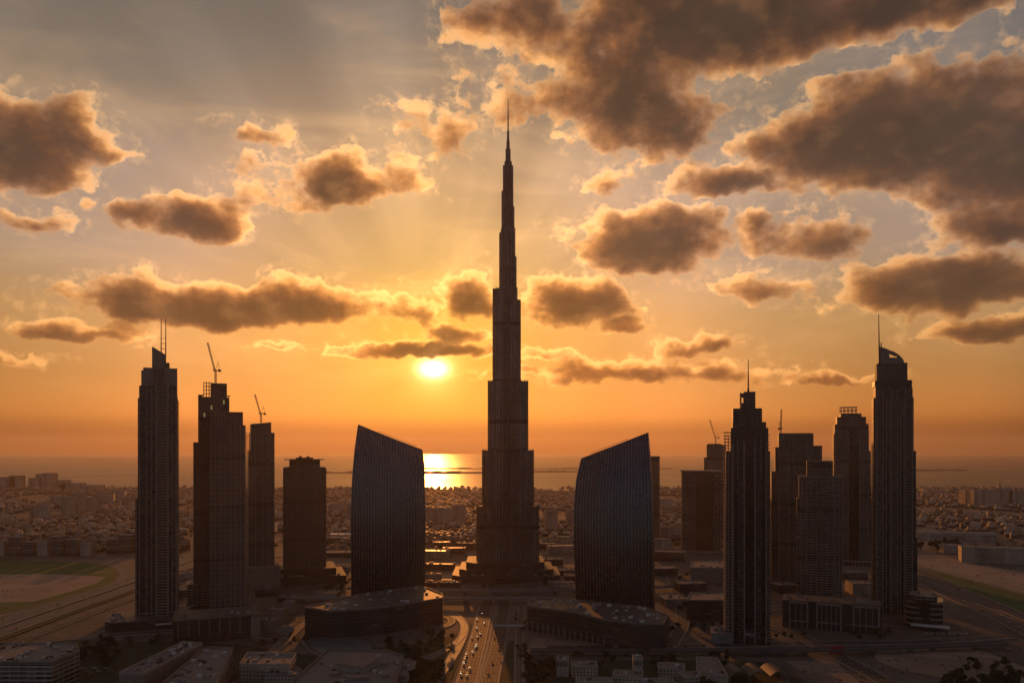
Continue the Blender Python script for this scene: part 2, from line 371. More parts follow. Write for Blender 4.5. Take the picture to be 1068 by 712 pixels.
M['leaf'] = mat('leaves', (.050, .062, .025), .6, scale=.5, var=.5)
M['leafd'] = mat('dark_leaves', (.028, .038, .016), .6, scale=.5, var=.5)
M['bark'] = mat('bark', (.10, .075, .055), .9, scale=2)
def ground_mat():
    m_, N, b = pbr('urban_ground')
    p = N.new('ShaderNodeTexCoord').outputs['Object']
    a = N.noise(p, .0016, 6, .62); c = N.noise(p, .012, 5, .6); e = N.noise(p, .08, 4, .6)
    col = N.mix(N.sm(a, .38, .62), (.055, .049, .042), (.15, .125, .10))
    col = N.mix(N.sm(c, .52, .68), col, (.045, .042, .03))
    col = N.mix(N.m('MULTIPLY', N.sm(e, .45, .7), .6), col, (.22, .17, .128))
    N.put(b.inputs['Base Color'], col); b.inputs['Roughness'].default_value = .85
    return m_
def sea_mat():
    m_, N, b = pbr('sea_water')
    p = N.new('ShaderNodeTexCoord').outputs['Object']
    n = N.noise(N.v('MULTIPLY', p, (1, .6, 1)), .035, 5, .62); n2 = N.noise(p, .0012, 4, .6)
    b.inputs['Base Color'].default_value = (.018, .028, .032, 1); b.inputs['IOR'].default_value = 1.33
    N.put(b.inputs['Roughness'], N.m('MULTIPLY_ADD', n2, .22, .27))
    bn = N.new('ShaderNodeBump'); bn.inputs['Strength'].default_value = .5; bn.inputs['Distance'].default_value = 1.5
    N.put(bn.inputs['Height'], n); N.put(b.inputs['Normal'], bn.outputs[0])
    return m_
M['ground'] = ground_mat(); M['sea'] = sea_mat()

# ------------------------------------------------------------------ terrain, sea, haze
def sheet(name, pts, z, m_, kind='structure'):
    mb = MB(); mb.poly([(x, y, z) for x, y in pts]); o = mb.build(name, m_)
    if o.data.polygons[0].normal.z < 0: o.data.flip_normals()
    return tag(o, kind=kind)
coast = []
for i, px in enumerate(range(-420, 1500, 12)):
    py = 509.5 + 2.2 * math.sin(px * .011 + 1) + 1.1 * math.sin(px * .043) + rnd.uniform(-.5, .5) + (3 if px > 940 else 0)
    coast.append(P(px, py))
sheet('ground', [(-20000, -12000)] + [(-20000, coast[0][1])] + coast + [(20000, coast[-1][1]), (20000, -12000)], 0.0, M['ground'])
sheet('sea', [(-39000, -12500), (39000, -12500), (39000, 44000), (-39000, 44000)], -2.0, M['sea'])
def island(px0, px1, py, h, name='island'):
    D = depth_at(py); mb = MB(); n = 26; w = 260
    x0, x1 = (px0 - 534) / FPX * D, (px1 - 534) / FPX * D
    f, b = [], []
    for i in range(n + 1):
        t = i / n; e = math.sin(math.pi * t) ** .45; x = x0 + (x1 - x0) * t
        f.append((x, D - w * e * rnd.uniform(.7, 1.1))); b.append((x, D + w * e * rnd.uniform(.7, 1.1)))
    for i in range(n):
        hh = h * rnd.uniform(.5, 1.2)
        mb.poly([(*f[i], -2), (*f[i + 1], -2), ((f[i + 1][0]), D - 60, hh), (f[i][0], D - 60, hh)])
        mb.poly([(f[i][0], D - 60, hh), (f[i + 1][0], D - 60, hh), (b[i + 1][0], D + 60, hh), (b[i][0], D + 60, hh)])
        mb.poly([(b[i][0], D + 60, hh), (b[i + 1][0], D + 60, hh), (*b[i + 1], -2), (*b[i], -2)])
    return tag(mb.build(name, M['darkc']), kind='structure')
island(335, 515, 493.0, 18); island(545, 612, 491.8, 15); island(380, 700, 488.6, 12); island(950, 1006, 490.5, 14); island(60, 128, 479.0, 10)
hz, N, b = pbr('air'); hz.node_tree.nodes.remove(b)
pv = N.new('ShaderNodeVolumePrincipled'); pv.inputs['Color'].default_value = (1, .83, .68, 1)
pv.inputs['Density'].default_value = HAZE; pv.inputs['Anisotropy'].default_value = .55
N.l.new(pv.outputs[0], N.n['Material Output'].inputs['Volume'])
hb = MB().box(-40000, 40000, -13000, 45000, -3, 870).build('haze', hz); tag(hb, kind='stuff')

# ------------------------------------------------------------------ towers
class Tower:
    """a thing standing at ground pixel (pxc, pyb); its local x runs along the street front, y away, z up"""
    def __init__(s, name, label, pxc, pyb, turn=0.0, cat='tower', group=None):
        D = depth_at(pyb); X = (pxc - 534) / FPX * D; a = math.atan2(X, D)
        s.root = empty(name, label, cat, (X, D, 0), -a + turn, group)
        s.sx = D * math.cos(a) / FPX; s.sz = D / FPX; s.c = pxc; s.b = pyb; s.D = D; s.turn = turn
    def x(s, px): return (px - s.c) * s.sx
    def z(s, py): return max(0, (s.b - py) * s.sz)
    def bx(s, mb, px0, px1, pyt, y0, y1, pyb=None):
        mb.box(s.x(px0), s.x(px1), y0, y1, 0 if pyb is None else s.z(pyb), s.z(pyt)); return mb
    def add(s, name, m_, *boxes, parent=None):
        mb = MB()
        for b_ in boxes: s.bx(mb, *b_)
        return mb.build(name, m_, parent or s.root)
    def slabs(s, name, m_, px0, px1, py_t, py_b, y0, y1, pitch, th, out, parent=None):
        mb = MB(); z = s.z(py_b)
        while z < s.z(py_t):
            mb.box(s.x(px0) - out, s.x(px1) + out, y0 - out, y1 + out, z, z + th); z += pitch
        return mb.build(name, m_, parent or s.root)
    def fins(s, name, m_, pxs, w, y, out, py_t, py_b, parent=None):
        mb = MB()
        for p in pxs: mb.box(s.x(p) - w / 2, s.x(p) + w / 2, y - out, y + .3, s.z(py_b) if py_b else 0, s.z(py_t))
        return mb.build(name, m_, parent or s.root)
    def at(s, px, py, y):
        r = s.root; th = r.rotation_euler.z; x = s.x(px)
        return (r.location.x + x * math.cos(th) - y * math.sin(th), r.location.y + x * math.sin(th) + y * math.cos(th), s.z(py))
def frange(a, b, n): return [a + (b - a) * i / (n - 1) for i in range(n)]
def rail_bm(mb, pts, h=1.3, r=.07):
    for p, q in zip(pts, pts[1:]):
        p, q = Vector(p), Vector(q); n = max(1, int((q - p).length / 3))
        mb.bar(p + Vector((0, 0, h)), q + Vector((0, 0, h)), r, n=4); mb.bar(p + Vector((0, 0, h * .5)), q + Vector((0, 0, h * .5)), r * .7, n=4)
        for i in range(n + 1):
            u = p.lerp(q, i / n); mb.bar(u, u + Vector((0, 0, h)), r, n=4)
    return mb
def rooftop(t, px0, px1, py, y0, y1, n, seed=1, hmax=3.5):
    """plant and tanks on a roof, each a part"""
    g = random.Random(seed)
    for i in range(n):
        x = t.x(g.uniform(px0, px1)); y = g.uniform(y0, y1); w, d_, h = g.uniform(2, 5), g.uniform(2, 5), g.uniform(1.2, hmax)
        z = t.z(py); mb = MB().box(x, x + w, y, y + d_, z, z + h)
        mb.box(x + .3, x + w - .3, y + .3, y + d_ - .3, z + h, z + h + .25)
        mb.build('roof_unit', M['unit'] if i % 3 else M['grey'], t.root)
def luffing_crane(name, label, base, mast_h, jib, jib_w=1.6, back=None, group='tower cranes on unfinished towers'):
    """base point, height of mast, vector of the jib"""
    c = empty(name, label, 'crane', base, 0, group)
    MB().lattice((0, 0, 0), (0, 0, mast_h), 2.0, 2.4, .22, up=(1, 0, 0)).build('mast', M['crane'], c)
    j = Vector(jib); h = Vector((j.x, j.y, 0)).normalized() if abs(j.x) + abs(j.y) > .1 else Vector((1, 0, 0))
    top = Vector((0, 0, mast_h + 1.5))
    MB().lattice(top + h * 1.5, top + h * 1.5 + j, jib_w, 3, .2, up=(0, 1, .01)).build('jib', M['crane'], c)
    cj = MB(); cj.box(-1.4, 1.4, -1.4, 1.4, mast_h, mast_h + 1.5)
    cj.bar(top, top - h * 9, .5, n=4); cj.build('counter_jib', M['dsteel'], c)
    q = top - h * 7.5; MB().box(q.x - 1.8, q.x + 1.8, q.y - 1.4, q.y + 1.4, q.z - 2.6, q.z + .6).build('counterweight', M['grey'], c)
    af = MB(); ap = top - h * 5 + Vector((0, 0, 11)); af.bar(top + h, ap, .28, n=4); af.bar(top - h * 8, ap, .28, n=4); af.bar(ap, top + j * .93, .09, n=4)
    af.build('tie_frame', M['crane'], c)
    MB().box(h.x * 2 - 1, h.x * 2 + 1, -2.6, -1.2, mast_h + .2, mast_h + 2.6).build('cab', M['white'], c)
    return c

# --- tall spire in the middle -------------------------------------------------
def stepped_spire():
    t = Tower('spire_skyscraper', 'tallest tower of all, stepped three winged shaft tapering to a needle spire', 527.5, 605, 0, 'skyscraper')
    s = t.sx; r0 = t.root
    left = [(493.3, 526.5), (499, 469.6), (505, 398), (512, 302), (520, 242.6), (522.7, 198.8), (525.2, 172)]
    right = [(561, 526.5), (555.6, 469.6), (549.8, 398), (543.9, 313), (539.5, 267.4), (537, 215), (534.9, 182)]
    rear = [(560, 540), (555, 490), (549, 430), (543, 350), (539, 285), (536, 228), (534, 178)]
    cx = t.x(530); cy = 45.0
    def tz(py, y=45.0): return max(0, CAM_H + (t.z(py) - CAM_H) * (1 + y / t.D))
    def wing(side, tiers, w0, ang):
        ca, sa = math.cos(ang), math.sin(ang)
        for i, (px, py) in enumerate(tiers):
            half = abs(px - (527.5 if i < 3 else 529.5 if i < 4 else 530)) * s
            w = w0 * (1 - .045 * (len(tiers) - i)) * (1 if i < 4 else .86 - .16 * (i - 4))
            nose = min(w * .48, half * .5)
            e = (half - w * .5 * abs(sa) * .55) / max(abs(ca), .5) if side else half * .95
            pl = [(0, -w / 2)]
            for k_ in range(7):
                q = -math.pi / 2 + math.pi * k_ / 6; pl.append((e - nose + nose * math.cos(q), w / 2 * math.sin(q)))
            pl.append((0, w / 2))
            wp = [(cx + u * ca - v * sa, cy + u * sa + v * ca) for u, v in pl]
            zt = tz(py, 38.0 if side else 70.0)
            body = MB().prism(wp, 0, zt).build('wing_tier', M['fF'], r0)
            # vertical steel fins round the nose of the bay
            fm = MB()
            for k_ in range(1, 8):
                u, v = pl[k_]; x_, y_ = wp[k_]
                dx, dy = (x_ - (cx + (e - nose) * ca)), (y_ - (cy + (e - nose) * sa)); L = math.hypot(dx, dy)
                fm.bar((x_, y_, 0), (x_ + dx / L * .05, y_ + dy / L * .05, zt + 1.6), .62, n=4)
            for k_ in range(1, 5):
                for sg in (-1, 1):
                    u = (e - nose) * k_ / 5; v = sg * (w / 2 + .2)
                    x_, y_ = cx + u * ca - v * sa, cy + u * sa + v * ca; fm.bar((x_, y_, 0), (x_, y_, zt + .8), .55, n=4)
            fm.build('fin', M['steel'], body)
            ins = [(cx + (u - .5) * ca - v * .9 * sa, cy + (u - .5) * sa + v * .9 * ca) for u, v in pl[1:-1]]
            rail_bm(MB(), [(a, b, zt) for a, b in ins], 2.0, .12).build('terrace_rail', M['dsteel'], body)
            for py_b in (282, 339, 398, 440, 470, 548):      # dark plant floors
                if py_b > py + 6:
                    zb = tz(py_b); k2 = 1.012
                    bp = [(cx + (u * k2 + .3) * ca - v * 1.03 * sa, cy + (u * k2 + .3) * sa + v * 1.03 * ca) for u, v in pl]
                    MB().prism(bp, zb - 3.2, zb + 3.2).build('plant_floor', M['black'], body)
    wing(1, left, 34, math.radians(208)); wing(1, right, 34, math.radians(-28)); wing(0, rear, 33, math.radians(90))
    hexa = lambda r: [(cx + r * math.cos(math.pi * k_ / 6), cy + r * math.sin(math.pi * k_ / 6)) for k_ in range(12)]
    core = MB(); core.prism(hexa(17), 0, tz(300)); core.prism(hexa(13), 0, tz(238)); core.prism(hexa(9.5), 0, tz(196)); core.prism(hexa(6.8), 0, tz(169)); core.prism(hexa(4.6), 0, tz(155.7))
    core.build('core', M['fF'], r0)
    sp = MB()
    pr = [(155.7, 3.3), (147, 2.9), (147, 2.2), (137, 1.9), (137, 1.3), (120, 1.05), (103, .45)]
    for (a, ra), (b_, rb) in zip(pr, pr[1:]):
        if a != b_: sp.bar((cx, cy, tz(a)), (cx, cy, tz(b_)), ra, rb, n=10)
    sp.build('spire', M['steel'], r0)
    pod = MB()
    for px0, px1, py, y0, y1 in ((472, 584, 598, -26, 90), (479, 577, 592.5, -18, 84), (486, 568, 586, -10, 80)):
        x0, x1 = t.x(px0), t.x(px1); c_ = 14
        pod.prism([(x0 + c_, y0), (x1 - c_, y0), (x1, y0 + c_), (x1, y1), (x0, y1), (x0, y0 + c_)], 0, t.z(py))
    pod.build('podium', M['fG'], r0)
    en = MB(); en.box(cx - 22, cx + 20, -36, -26, 0, 9); en.box(cx - 26, cx + 24, -39, -26, 9, 10); en.build('entrance_hall', M['fJ'], r0)
    rooftop(t, 476, 505, 598, -25, -20, 4, 5); rooftop(t, 550, 576, 598, -25, -20, 4, 6)
stepped_spire()

# --- the two curved glass towers ---------------------------------------------
def curved_tower(label, pxc, pyb, outL, outR, topL, topR, ncol, bulge, lean, thick, turn=0.0):
    """outL/outR: outline px against py; the roof is cut on a slant from topL to topR"""
    t = Tower('curved_glass_tower', label, pxc, pyb, turn, 'glass tower', 'pair of curved glass towers')
    def interp(tab, py):
        for (a, xa), (b_, xb) in zip(tab, tab[1:]):
            if a <= py <= b_: return xa + (xb - xa) * (py - a) / (b_ - a)
        return tab[0][1] if py < tab[0][0] else tab[-1][1]
    def topz(u): return topL + (topR - topL) * u
    nz = 36
    def pt(u, v, face):     # v 0 base to 1 top
        py = pyb + (topz(u) - pyb) * v
        xl, xr = interp(outL, py), interp(outR, py)
        x_ = t.x(xl + (xr - xl) * u); z = t.z(py)
        zz = z / t.z(min(topL, topR))
        y_ = -bulge * (1 - (2 * u - 1) ** 2) * (1 - .25 * zz) + lean * zz ** 2.6 if face == 0 else thick + bulge * .7 * (1 - (2 * u - 1) ** 2) - lean * .35 * zz ** 2
        return (x_, y_, z)
    g = MB(); nu = ncol
    for face in (0, 1):
        b0 = len(g.v)
        for j in range(nz + 1):
            for i in range(nu + 1): g.v.append(pt(i / nu, j / nz, face))
        for j in range(nz):
            for i in range(nu):
                q = (b0 + j * (nu + 1) + i, b0 + j * (nu + 1) + i + 1, b0 + (j + 1) * (nu + 1) + i + 1, b0 + (j + 1) * (nu + 1) + i)
                g.f.append(q if face == 0 else q[::-1]); g.mi.append(0)
    o = g.build('curtain_wall', M['fJ'], t.root)
    # narrow end walls and the sloping roof
    e = MB()
    for u in (0, 1):
        for j in range(nz):
            a, b_, c_, d_ = pt(u, j / nz, 0), pt(u, (j + 1) / nz, 0), pt(u, (j + 1) / nz, 1), pt(u, j / nz, 1)
            e.poly([a, b_, c_, d_] if u == 0 else [d_, c_, b_, a])
    e.build('end_wall', M['black'], t.root)
    rf = MB()
    for i in range(nu):
        rf.poly([pt(i / nu, 1, 0), pt((i + 1) / nu, 1, 0), pt((i + 1) / nu, 1, 1), pt(i / nu, 1, 1)])
    rf.build('roof', M['dsteel'], t.root)
    fm = MB()          # upright glass fins, a little proud of the wall
    for i in range(0, nu + 1):
        u = i / nu; dep = .95 if i % 2 == 0 else .45
        for j in range(nz):
            a, b_ = Vector(pt(u, j / nz, 0)), Vector(pt(u, (j + 1) / nz, 0)); w = .30
            fm.poly([a + Vector((-w, 0, 0)), a + Vector((-w, -dep, 0)), b_ + Vector((-w, -dep, 0)), b_ + Vector((-w, 0, 0))])
            fm.poly([a + Vector((w, -dep, 0)), a + Vector((w, 0, 0)), b_ + Vector((w, 0, 0)), b_ + Vector((w, -dep, 0))])
            fm.poly([a + Vector((-w, -dep, 0)), a + Vector((w, -dep, 0)), b_ + Vector((w, -dep, 0)), b_ + Vector((-w, -dep, 0))])
    fm.build('glass_fin', M['fin'], t.root)
    rl = MB(); up = Vector((0, 0, 0))
    sel = [k_ / 24 for k_ in range(8, 23)] if topL < topR else [k_ / 24 for k_ in range(3, 18)]
    for a, b_ in zip(sel, sel[1:]):
        pa, pb = Vector(pt(a, 1, 0)) + Vector((0, 2, 0)), Vector(pt(b_, 1, 0)) + Vector((0, 2, 0))
        rl.bar(pa + Vector((0, 0, 2.2)), pb + Vector((0, 0, 2.2)), .22, n=4); rl.bar(pa, pa + Vector((0, 0, 2.2)), .15, n=4)
    rl.build('roof_gantry', M['dsteel'], t.root)
    return t
M['fin'] = mat('fin_metal', (.22, .22, .22), .28, metal=.8, scale=.05)
tl = curved_tower('curved dark glass tower left of the spire, highest at its left edge', 405, 623,
    [(442, 373.2), (470, 369.5), (500, 367.2), (540, 366.2), (640, 366.8)], [(442, 440), (468, 441), (485, 443.2), (540, 444.2), (640, 443)], 442, 468.5, 26, 7, 24, 46)
tr = curved_tower('curved dark glass tower right of the spire, highest at its right edge', 639, 640,
    [(451, 605), (478, 603.6), (500, 599), (525, 597.2), (560, 597.4), (640, 600.5)], [(451, 674), (480, 676.5), (505, 678.6), (560, 680), (640, 680)], 478, 450.5, 24, 10, 27, 48, R(-7))

def wedge_podium(name, label, top_px, h, m_='fG', ledges=5, units=10, seed=3, ztilt=None, cols=None):
    """podium building: roof outline given in the picture at height h, projected onto the plain"""
    pl = [P(a, b, h) for a, b in top_px]; cx = sum(p[0] for p in pl) / len(pl); cy = sum(p[1] for p in pl) / len(pl)
    loc = [(x - cx, y - cy) for x, y in pl]
    r = empty(name, label, 'podium building', (cx, cy, 0))
    MB().prism(loc, 0, h).build('wall', M[m_], r)
    def off(k_): 
        out = []; n = len(loc); A = sum(loc[i][0] * loc[(i + 1) % n][1] - loc[(i + 1) % n][0] * loc[i][1] for i in range(n)); sg = 1 if A > 0 else -1
        for i in range(n):
            p, q, s_ = Vector(loc[i - 1]), Vector(loc[i]), Vector(loc[(i + 1) % n])
            d1, d2 = (q - p).normalized(), (s_ - q).normalized(); n1, n2 = Vector((d1.y, -d1.x)) * sg, Vector((d2.y, -d2.x)) * sg
            m_ = (n1 + n2); m_ = m_.normalized() * min(2.5, 1 / max(.35, m_.normalized().dot(n1))); out.append((q.x + m_.x * k_, q.y + m_.y * k_))
        return out
    led = MB(); o1 = off(.7)
    for k_ in range(1, ledges + 1):
        z = h * k_ / (ledges + .35); led.prism(o1, z, z + .7)
    led.build('ledge', M['darkc'], r)
    pa = MB(); o2, o3 = off(.25), off(-.8); n = len(loc)
    for i in range(n):
        j = (i + 1) % n; pa.prism([o2[i], o2[j], o3[j], o3[i]], h - .3, h + 1.3)
    pa.build('parapet', M['tan'], r)
    MB().prism(off(-.9), h + .004, h + .12).build('roof', M['roofd'], r)
    g = random.Random(seed); xs = [p[0] for p in loc]; ys = [p[1] for p in loc]
    def inside(x, y):
        c = False
        for i in range(n):
            (x1, y1), (x2, y2) = loc[i], loc[(i + 1) % n]
            if (y1 > y) != (y2 > y) and x < (x2 - x1) * (y - y1) / (y2 - y1) + x1: c = not c
        return c
    k_ = 0; tries = 0
    while k_ < units and tries < 400:
        tries += 1; x, y = g.uniform(min(xs), max(xs)), g.uniform(min(ys), max(ys)); w, d_ = g.uniform(2, 6), g.uniform(2, 5)
        if all(inside(x + a, y + b) for a in (-3, w + 3) for b in (-3, d_ + 3)):
            hh = g.uniform(1, 2.6); mb = MB().box(x, x + w, y, y + d_, h + .12, h + hh); mb.box(x + .5, x + w - .5, y + .5, y + d_ - .5, h + hh, h + hh + .4)
            mb.build('roof_unit', M['unit'] if k_ % 2 else M['white'], r); k_ += 1
    return r, loc, off
r, loc, off = wedge_podium('wedge_podium', 'dark wedge shaped podium with flared roof edge at the foot of the left curved tower',
    [(318, 633), (345, 637.5), (400, 633.5), (462, 623.5), (461, 619), (440, 611), (372, 620), (352, 626)], 32, ledges=7, units=26)
r, loc, off = wedge_podium('curved_podium', 'long bent podium with pale roof clutter at the foot of the right curved tower',
    [(550, 632), (590, 637), (630, 646), (660, 650), (692, 651), (697, 642), (672, 633), (600, 626), (552, 624)], 30, ledges=5, units=52, seed=8)
cl = MB()
for i in range(15):
    t_ = i / 14; a = Vector(loc[0]).lerp(Vector(loc[2]), t_); cl.box(a.x - .7, a.x + .7, a.y - 3.2, a.y - 1.8, 0, 12)
cl.build('colonnade', M['tan'], r)
ms = MB(); ms.bar((loc[5][0] - 12, loc[5][1] + 2, 30), (loc[5][0] - 12, loc[5][1] + 2, 44), .55, .3, n=8); ms.build('mast', M['white'], r)

# --- far left: slab tower with a ladder of balconies and twin masts ----------
def twin_mast_tower():
    t = Tower('twin_mast_tower', 'slender tower at far left with twin masts and a pale ladder of balconies', 162, 652, R(-4))
    s = t.sx
    t.add('shaft', M['fA'], (145, 184, 402, 3, 40), (143.3, 185.4, 415, 6, 38), (140.5, 182.5, 520, 7, 36))
    t.add('shoulder', M['tan'], (149, 185, 383, 5, 36), (147, 158, 386, 4, 30))
    fin = MB(); x0, x1 = t.x(158), t.x(173)
    fin.prism([(x0, 8), (x1, 8), (x1, 22), (x0, 22)], t.z(386), [t.z(360.5), t.z(369), t.z(369), t.z(360.5)]); fin.build('crown_blade', M['tan'], t.root)
    t.add('roof_block', M['darkc'], (172, 176.5, 377, 8, 20, 384), (160, 171, 384, 3.5, 8, 402))
    for px in (167.3, 172.2):
        MB().bar((t.x(px), 15, t.z(370)), (t.x(px), 15, t.z(330)), .85, .45, n=8).build('mast', M['dsteel'], t.root)
    br = MB()
    for py in (362, 356, 351): br.bar((t.x(167.3), 15, t.z(py)), (t.x(172.2), 15, t.z(py)), .3, n=4)
    br.build('mast_brace', M['dsteel'], t.root)
    # ladder of balconies up the middle: two pale rails and a slab per floor
    t.fins('pale_rail', M['stone'], (163.0, 175.3), 1.7, 3, 3.2, 396, 648)
    mb = MB(); z = 8
    while z < t.z(404): mb.box(t.x(163.6), t.x(174.8), -.6, 3.4, z, z + 1.25); z += 3.75
    mb.build('balcony_slab', M['stone'], t.root)
    t.add('balcony_recess', M['bronze'], (163.6, 174.8, 400, 1.6, 3.2, 648))
    t.fins('pier', M['tan'], (145.4, 152.5, 158, 179.5, 183.8), 1.1, 3, .9, 404, None)
    t.fins('edge_pier', M['tan'], (182, 184.9), 1.4, 6.2, .9, 418, None); t.fins('edge_pier', M['tan'], (141.4,), 1.4, 7.2, .9, 520.5, None)
    t.slabs('sky_band', M['tan'], 144.6, 184.4, 636, 640, 2.6, 40.4, 9, 1.6, .35)
    pod = MB(); x0, x1 = t.x(112), t.x(196)
    pod.prism([(x0, -14), (x0 + 8, -24), (x1 - 12, -24), (x1, -12), (x1, 44), (x0, 44)], 0, t.z(643)); pod.build('podium', M['fG'], t.root)
    pod = MB(); pod.prism([(x0 - 1, -15), (x0 + 7.6, -25.2), (x1 - 11.6, -25.2), (x1 + 1, -12.4), (x1 + 1, 45), (x0 - 1, 45)], t.z(643) + .003, t.z(642)); pod.build('podium_roof', M['roofd'], t.root)
    MB().box(t.x(164), t.x(181), -30, -22, 6, 7.2).build('canopy', M['white'], t.root)
    rooftop(t, 114, 138, 642, -16, 20, 9, 11); return t
twin_mast_tower()

def raw_tower():
    t = Tower('unfinished_tower', 'broad unfinished stepped tower with bare floors and scaffold on its roof', 232, 637, R(3))
    t.add('shaft', M['fB'], (219, 256.5, 443, 0, 34), (219.5, 254, 429, 6, 34))
    t.add('rear_shaft', M['fC'], (202.8, 241, 461, 24, 60), (208, 240.5, 413, 26, 58), (221, 238, 398, 28, 46), (207.5, 212, 411, 27, 30))
    t.add('plain_core', M['darkc'], (224.5, 236.5, 443.5, -.6, 20, 460), (236, 253, 431, 5.2, 30, 441))
    sc = MB(); xa, xb, y0, y1 = t.x(213.5), t.x(222), 27, 42
    for x_ in frange(xa, xb, 4):
        for y_ in (y0, y1): sc.bar((x_, y_, t.z(414)), (x_, y_, t.z(397)), .3, n=4)
    for z_ in frange(t.z(413), t.z(397.5), 5):
        for y_ in (y0, y1): sc.bar((xa, y_, z_), (xb, y_, z_), .3, n=4)
    sc.build('scaffold', M['dsteel'], t.root)
    t.add('loading_deck', M['dsteel'], (207.6, 213, 410.8, 24, 40, 411.6), (238, 241.5, 411, 26, 38, 411.8))
    t.slabs('floor_slab', M['tan'], 219, 256.5, 447, 636, 0, 34, 7.4, .6, .45)
    t.fins('column', M['tan'], frange(219.5, 256, 8), 1.1, 0, .5, 443.2, None)
    t.slabs('hoist_floor', M['tan'], 256.7, 259.5, 452, 634, 4, 26, 3.7, .5, .1)
    t.fins('hoist_mast', M['dsteel'], (257.5, 259.2), .5, 4, .5, 450, None)
    for px, py in ((221.5, 424), (234.5, 418), (214, 432)):  # added glowing panels, standing in for sky seen through the open floors
        t.add('sky_gap_panel', M['lit'], (px - .8, px + .8, py - 2.2, (-.2 if px == 234.5 else 0) + 25.6, 26.4, py + 2.2))
    t.add('low_annex', M['fE'], (196, 219, 610, 20, 60)); rooftop(t, 198, 216, 610, 24, 54, 5, 2)
    return t
m_, N, b = pbr('sky_gap_glow'); b.inputs['Base Color'].default_value = (.2, .2, .12, 1); b.inputs['Emission Color'].default_value = (.75, .62, .25, 1); b.inputs['Emission Strength'].default_value = .22; M['lit'] = m_  # emission imitates sky light in the gaps between bare floors, not a lamp
t2 = raw_tower()
luffing_crane('tower_crane', 'taller crane with steep jib on the broad unfinished tower at left', t2.at(226, 398, 33), (398 - 385) * t2.sz, ((216.5 - 226.5) * t2.sx, 6, 30 * t2.sz))

def slim_raw_tower():
    t = Tower('slim_unfinished_tower', 'narrow unfinished tower tucked right of the broad stepped one', 274, 612, R(5))
    t.add('shaft', M['fD'], (261.5, 286.5, 451, 0, 40), (260, 270, 470, 6, 42))
    pl = MB(); pl.prism([(t.x(262.5), 4), (t.x(283.2), 4), (t.x(283.2), 32), (t.x(262.5), 32)], t.z(452), [t.z(442), t.z(440), t.z(440), t.z(442)]); pl.build('head', M['darkc'], t.root)
    t.fins('pier', M['tan'], (262, 266.5, 274, 278.3, 282, 286), 1.3, 0, .8, 452, None)
    t.slabs('balcony_slab', M['tan'], 278.5, 282, 455, 606, -.8, 6, 3.6, .5, .5)
    t.add('podium', M['rose'], (258, 292, 590, -14, 44)); return t
t3 = slim_raw_tower()
luffing_crane('tower_crane', 'smaller crane with steep jib on the narrow unfinished tower at left', t3.at(273, 440.5, 14), 9 * t3.sz, ((266.5 - 273.3) * t3.sx, 4, 20 * t3.sz))

def canopy_block():
    t = Tower('flat_topped_block', 'brown block with a thin overhanging roof canopy left of the left curved tower', 318, 606, R(2))
    t.add('shaft', M['fC'], (295.5, 340.5, 487.5, 0, 46), (297, 339, 487, 1, 45))
    t.add('penthouse', M['fD'], (302, 334, 479.5, 5, 38, 488))
    t.add('roof_canopy', M['dsteel'], (296.5, 338.5, 478.6, 0, 44, 479.4), (309, 327, 477, 8, 30, 478.55), (312, 315, 475.4, 9, 14, 477), (320, 323, 475.6, 9, 14, 477))
    t.fins('pier', M['rose'], frange(296, 340, 17), .6, 0, .5, 487.8, None)
    t.slabs('floor_slab', M['rose'], 295.5, 340.5, 492, 604, 0, 46, 3.7, .5, .35)
    po = MB(); po.box(t.x(262), t.x(360), -36, 70, 0, t.z(598)); po.build('podium', M['fG'], t.root)
    po = MB(); po.box(t.x(276), t.x(350), -24, 60, t.z(598) + .003, t.z(591)); po.build('podium_upper', M['fG'], t.root)
    rooftop(t, 264, 358, 598, -33, -27, 9, 4); return t
canopy_block()

# --- right side ---------------------------------------------------------------
def spike_tower():
    t = Tower('spike_tower', 'dark tower right of centre with single spike, stepped head and balconies down its sides', 781, 672, R(3))
    t.add('shaft', M['fA'], (764, 799, 440, 0, 34), (757, 803.5, 470, 5, 30), (762, 801.5, 446, 3, 32))
    t.add('shoulder', M['fA'], (764.4, 795, 425.5, 3, 28), (772.5, 787.5, 421, 2, 26))
    t.add('head', M['darkc'], (772, 773.6, 409, 5, 20, 420), (775.8, 788.2, 408, 5, 20, 420), (773.4, 776, 409.6, 6, 19, 413.5), (772, 788.2, 419.8, 4.8, 20.2, 426))
    MB().bar((t.x(781), 12, t.z(410)), (t.x(781), 12, t.z(404)), 1.6, 1.1, n=8).bar((t.x(781), 12, t.z(404)), (t.x(781), 12, t.z(373.5)), .95, .4, n=8).build('spike', M['dsteel'], t.root)
    t.fins('pale_frame', M['stone'], (769.5, 775.4), .9, 0, 1.0, 458, 500); t.fins('pale_frame', M['stone'], (788, 793.6), .9, 0, 1.0, 458, 500)
    t.fins('pier', M['tan'], (764.4, 776.3, 787.4, 799), 1.5, 0, 1.4, 462, None)
    t.slabs('balcony_slab', M['rose'], 755.3, 763, 449, 668, 1, 24, 3.7, .9, .5)
    t.slabs('balcony_slab', M['rose'], 799.3, 802.4, 452, 668, 1, 24, 3.7, .9, .5)
    t.fins('corner_column', M['rose'], (756, 759.5, 763.2), .9, 1, .9, 455, None)
    t.add('centre_glass', M['glass'], (777, 786.8, 424, -.7, 4, 655)); t.add('side_glass', M['glass'], (766, 769, 445, -.5, 3), (794.2, 798.3, 445, -.5, 3))
    t.add('cross_band', M['stone'], (776.6, 787.2, 660, -1.2, 2, 662.5))
    t.add('low_wing', M['grey'], (741, 764, 661, -3, 36)); rooftop(t, 743, 760, 661, 2, 26, 5, 9); return t
spike_tower()

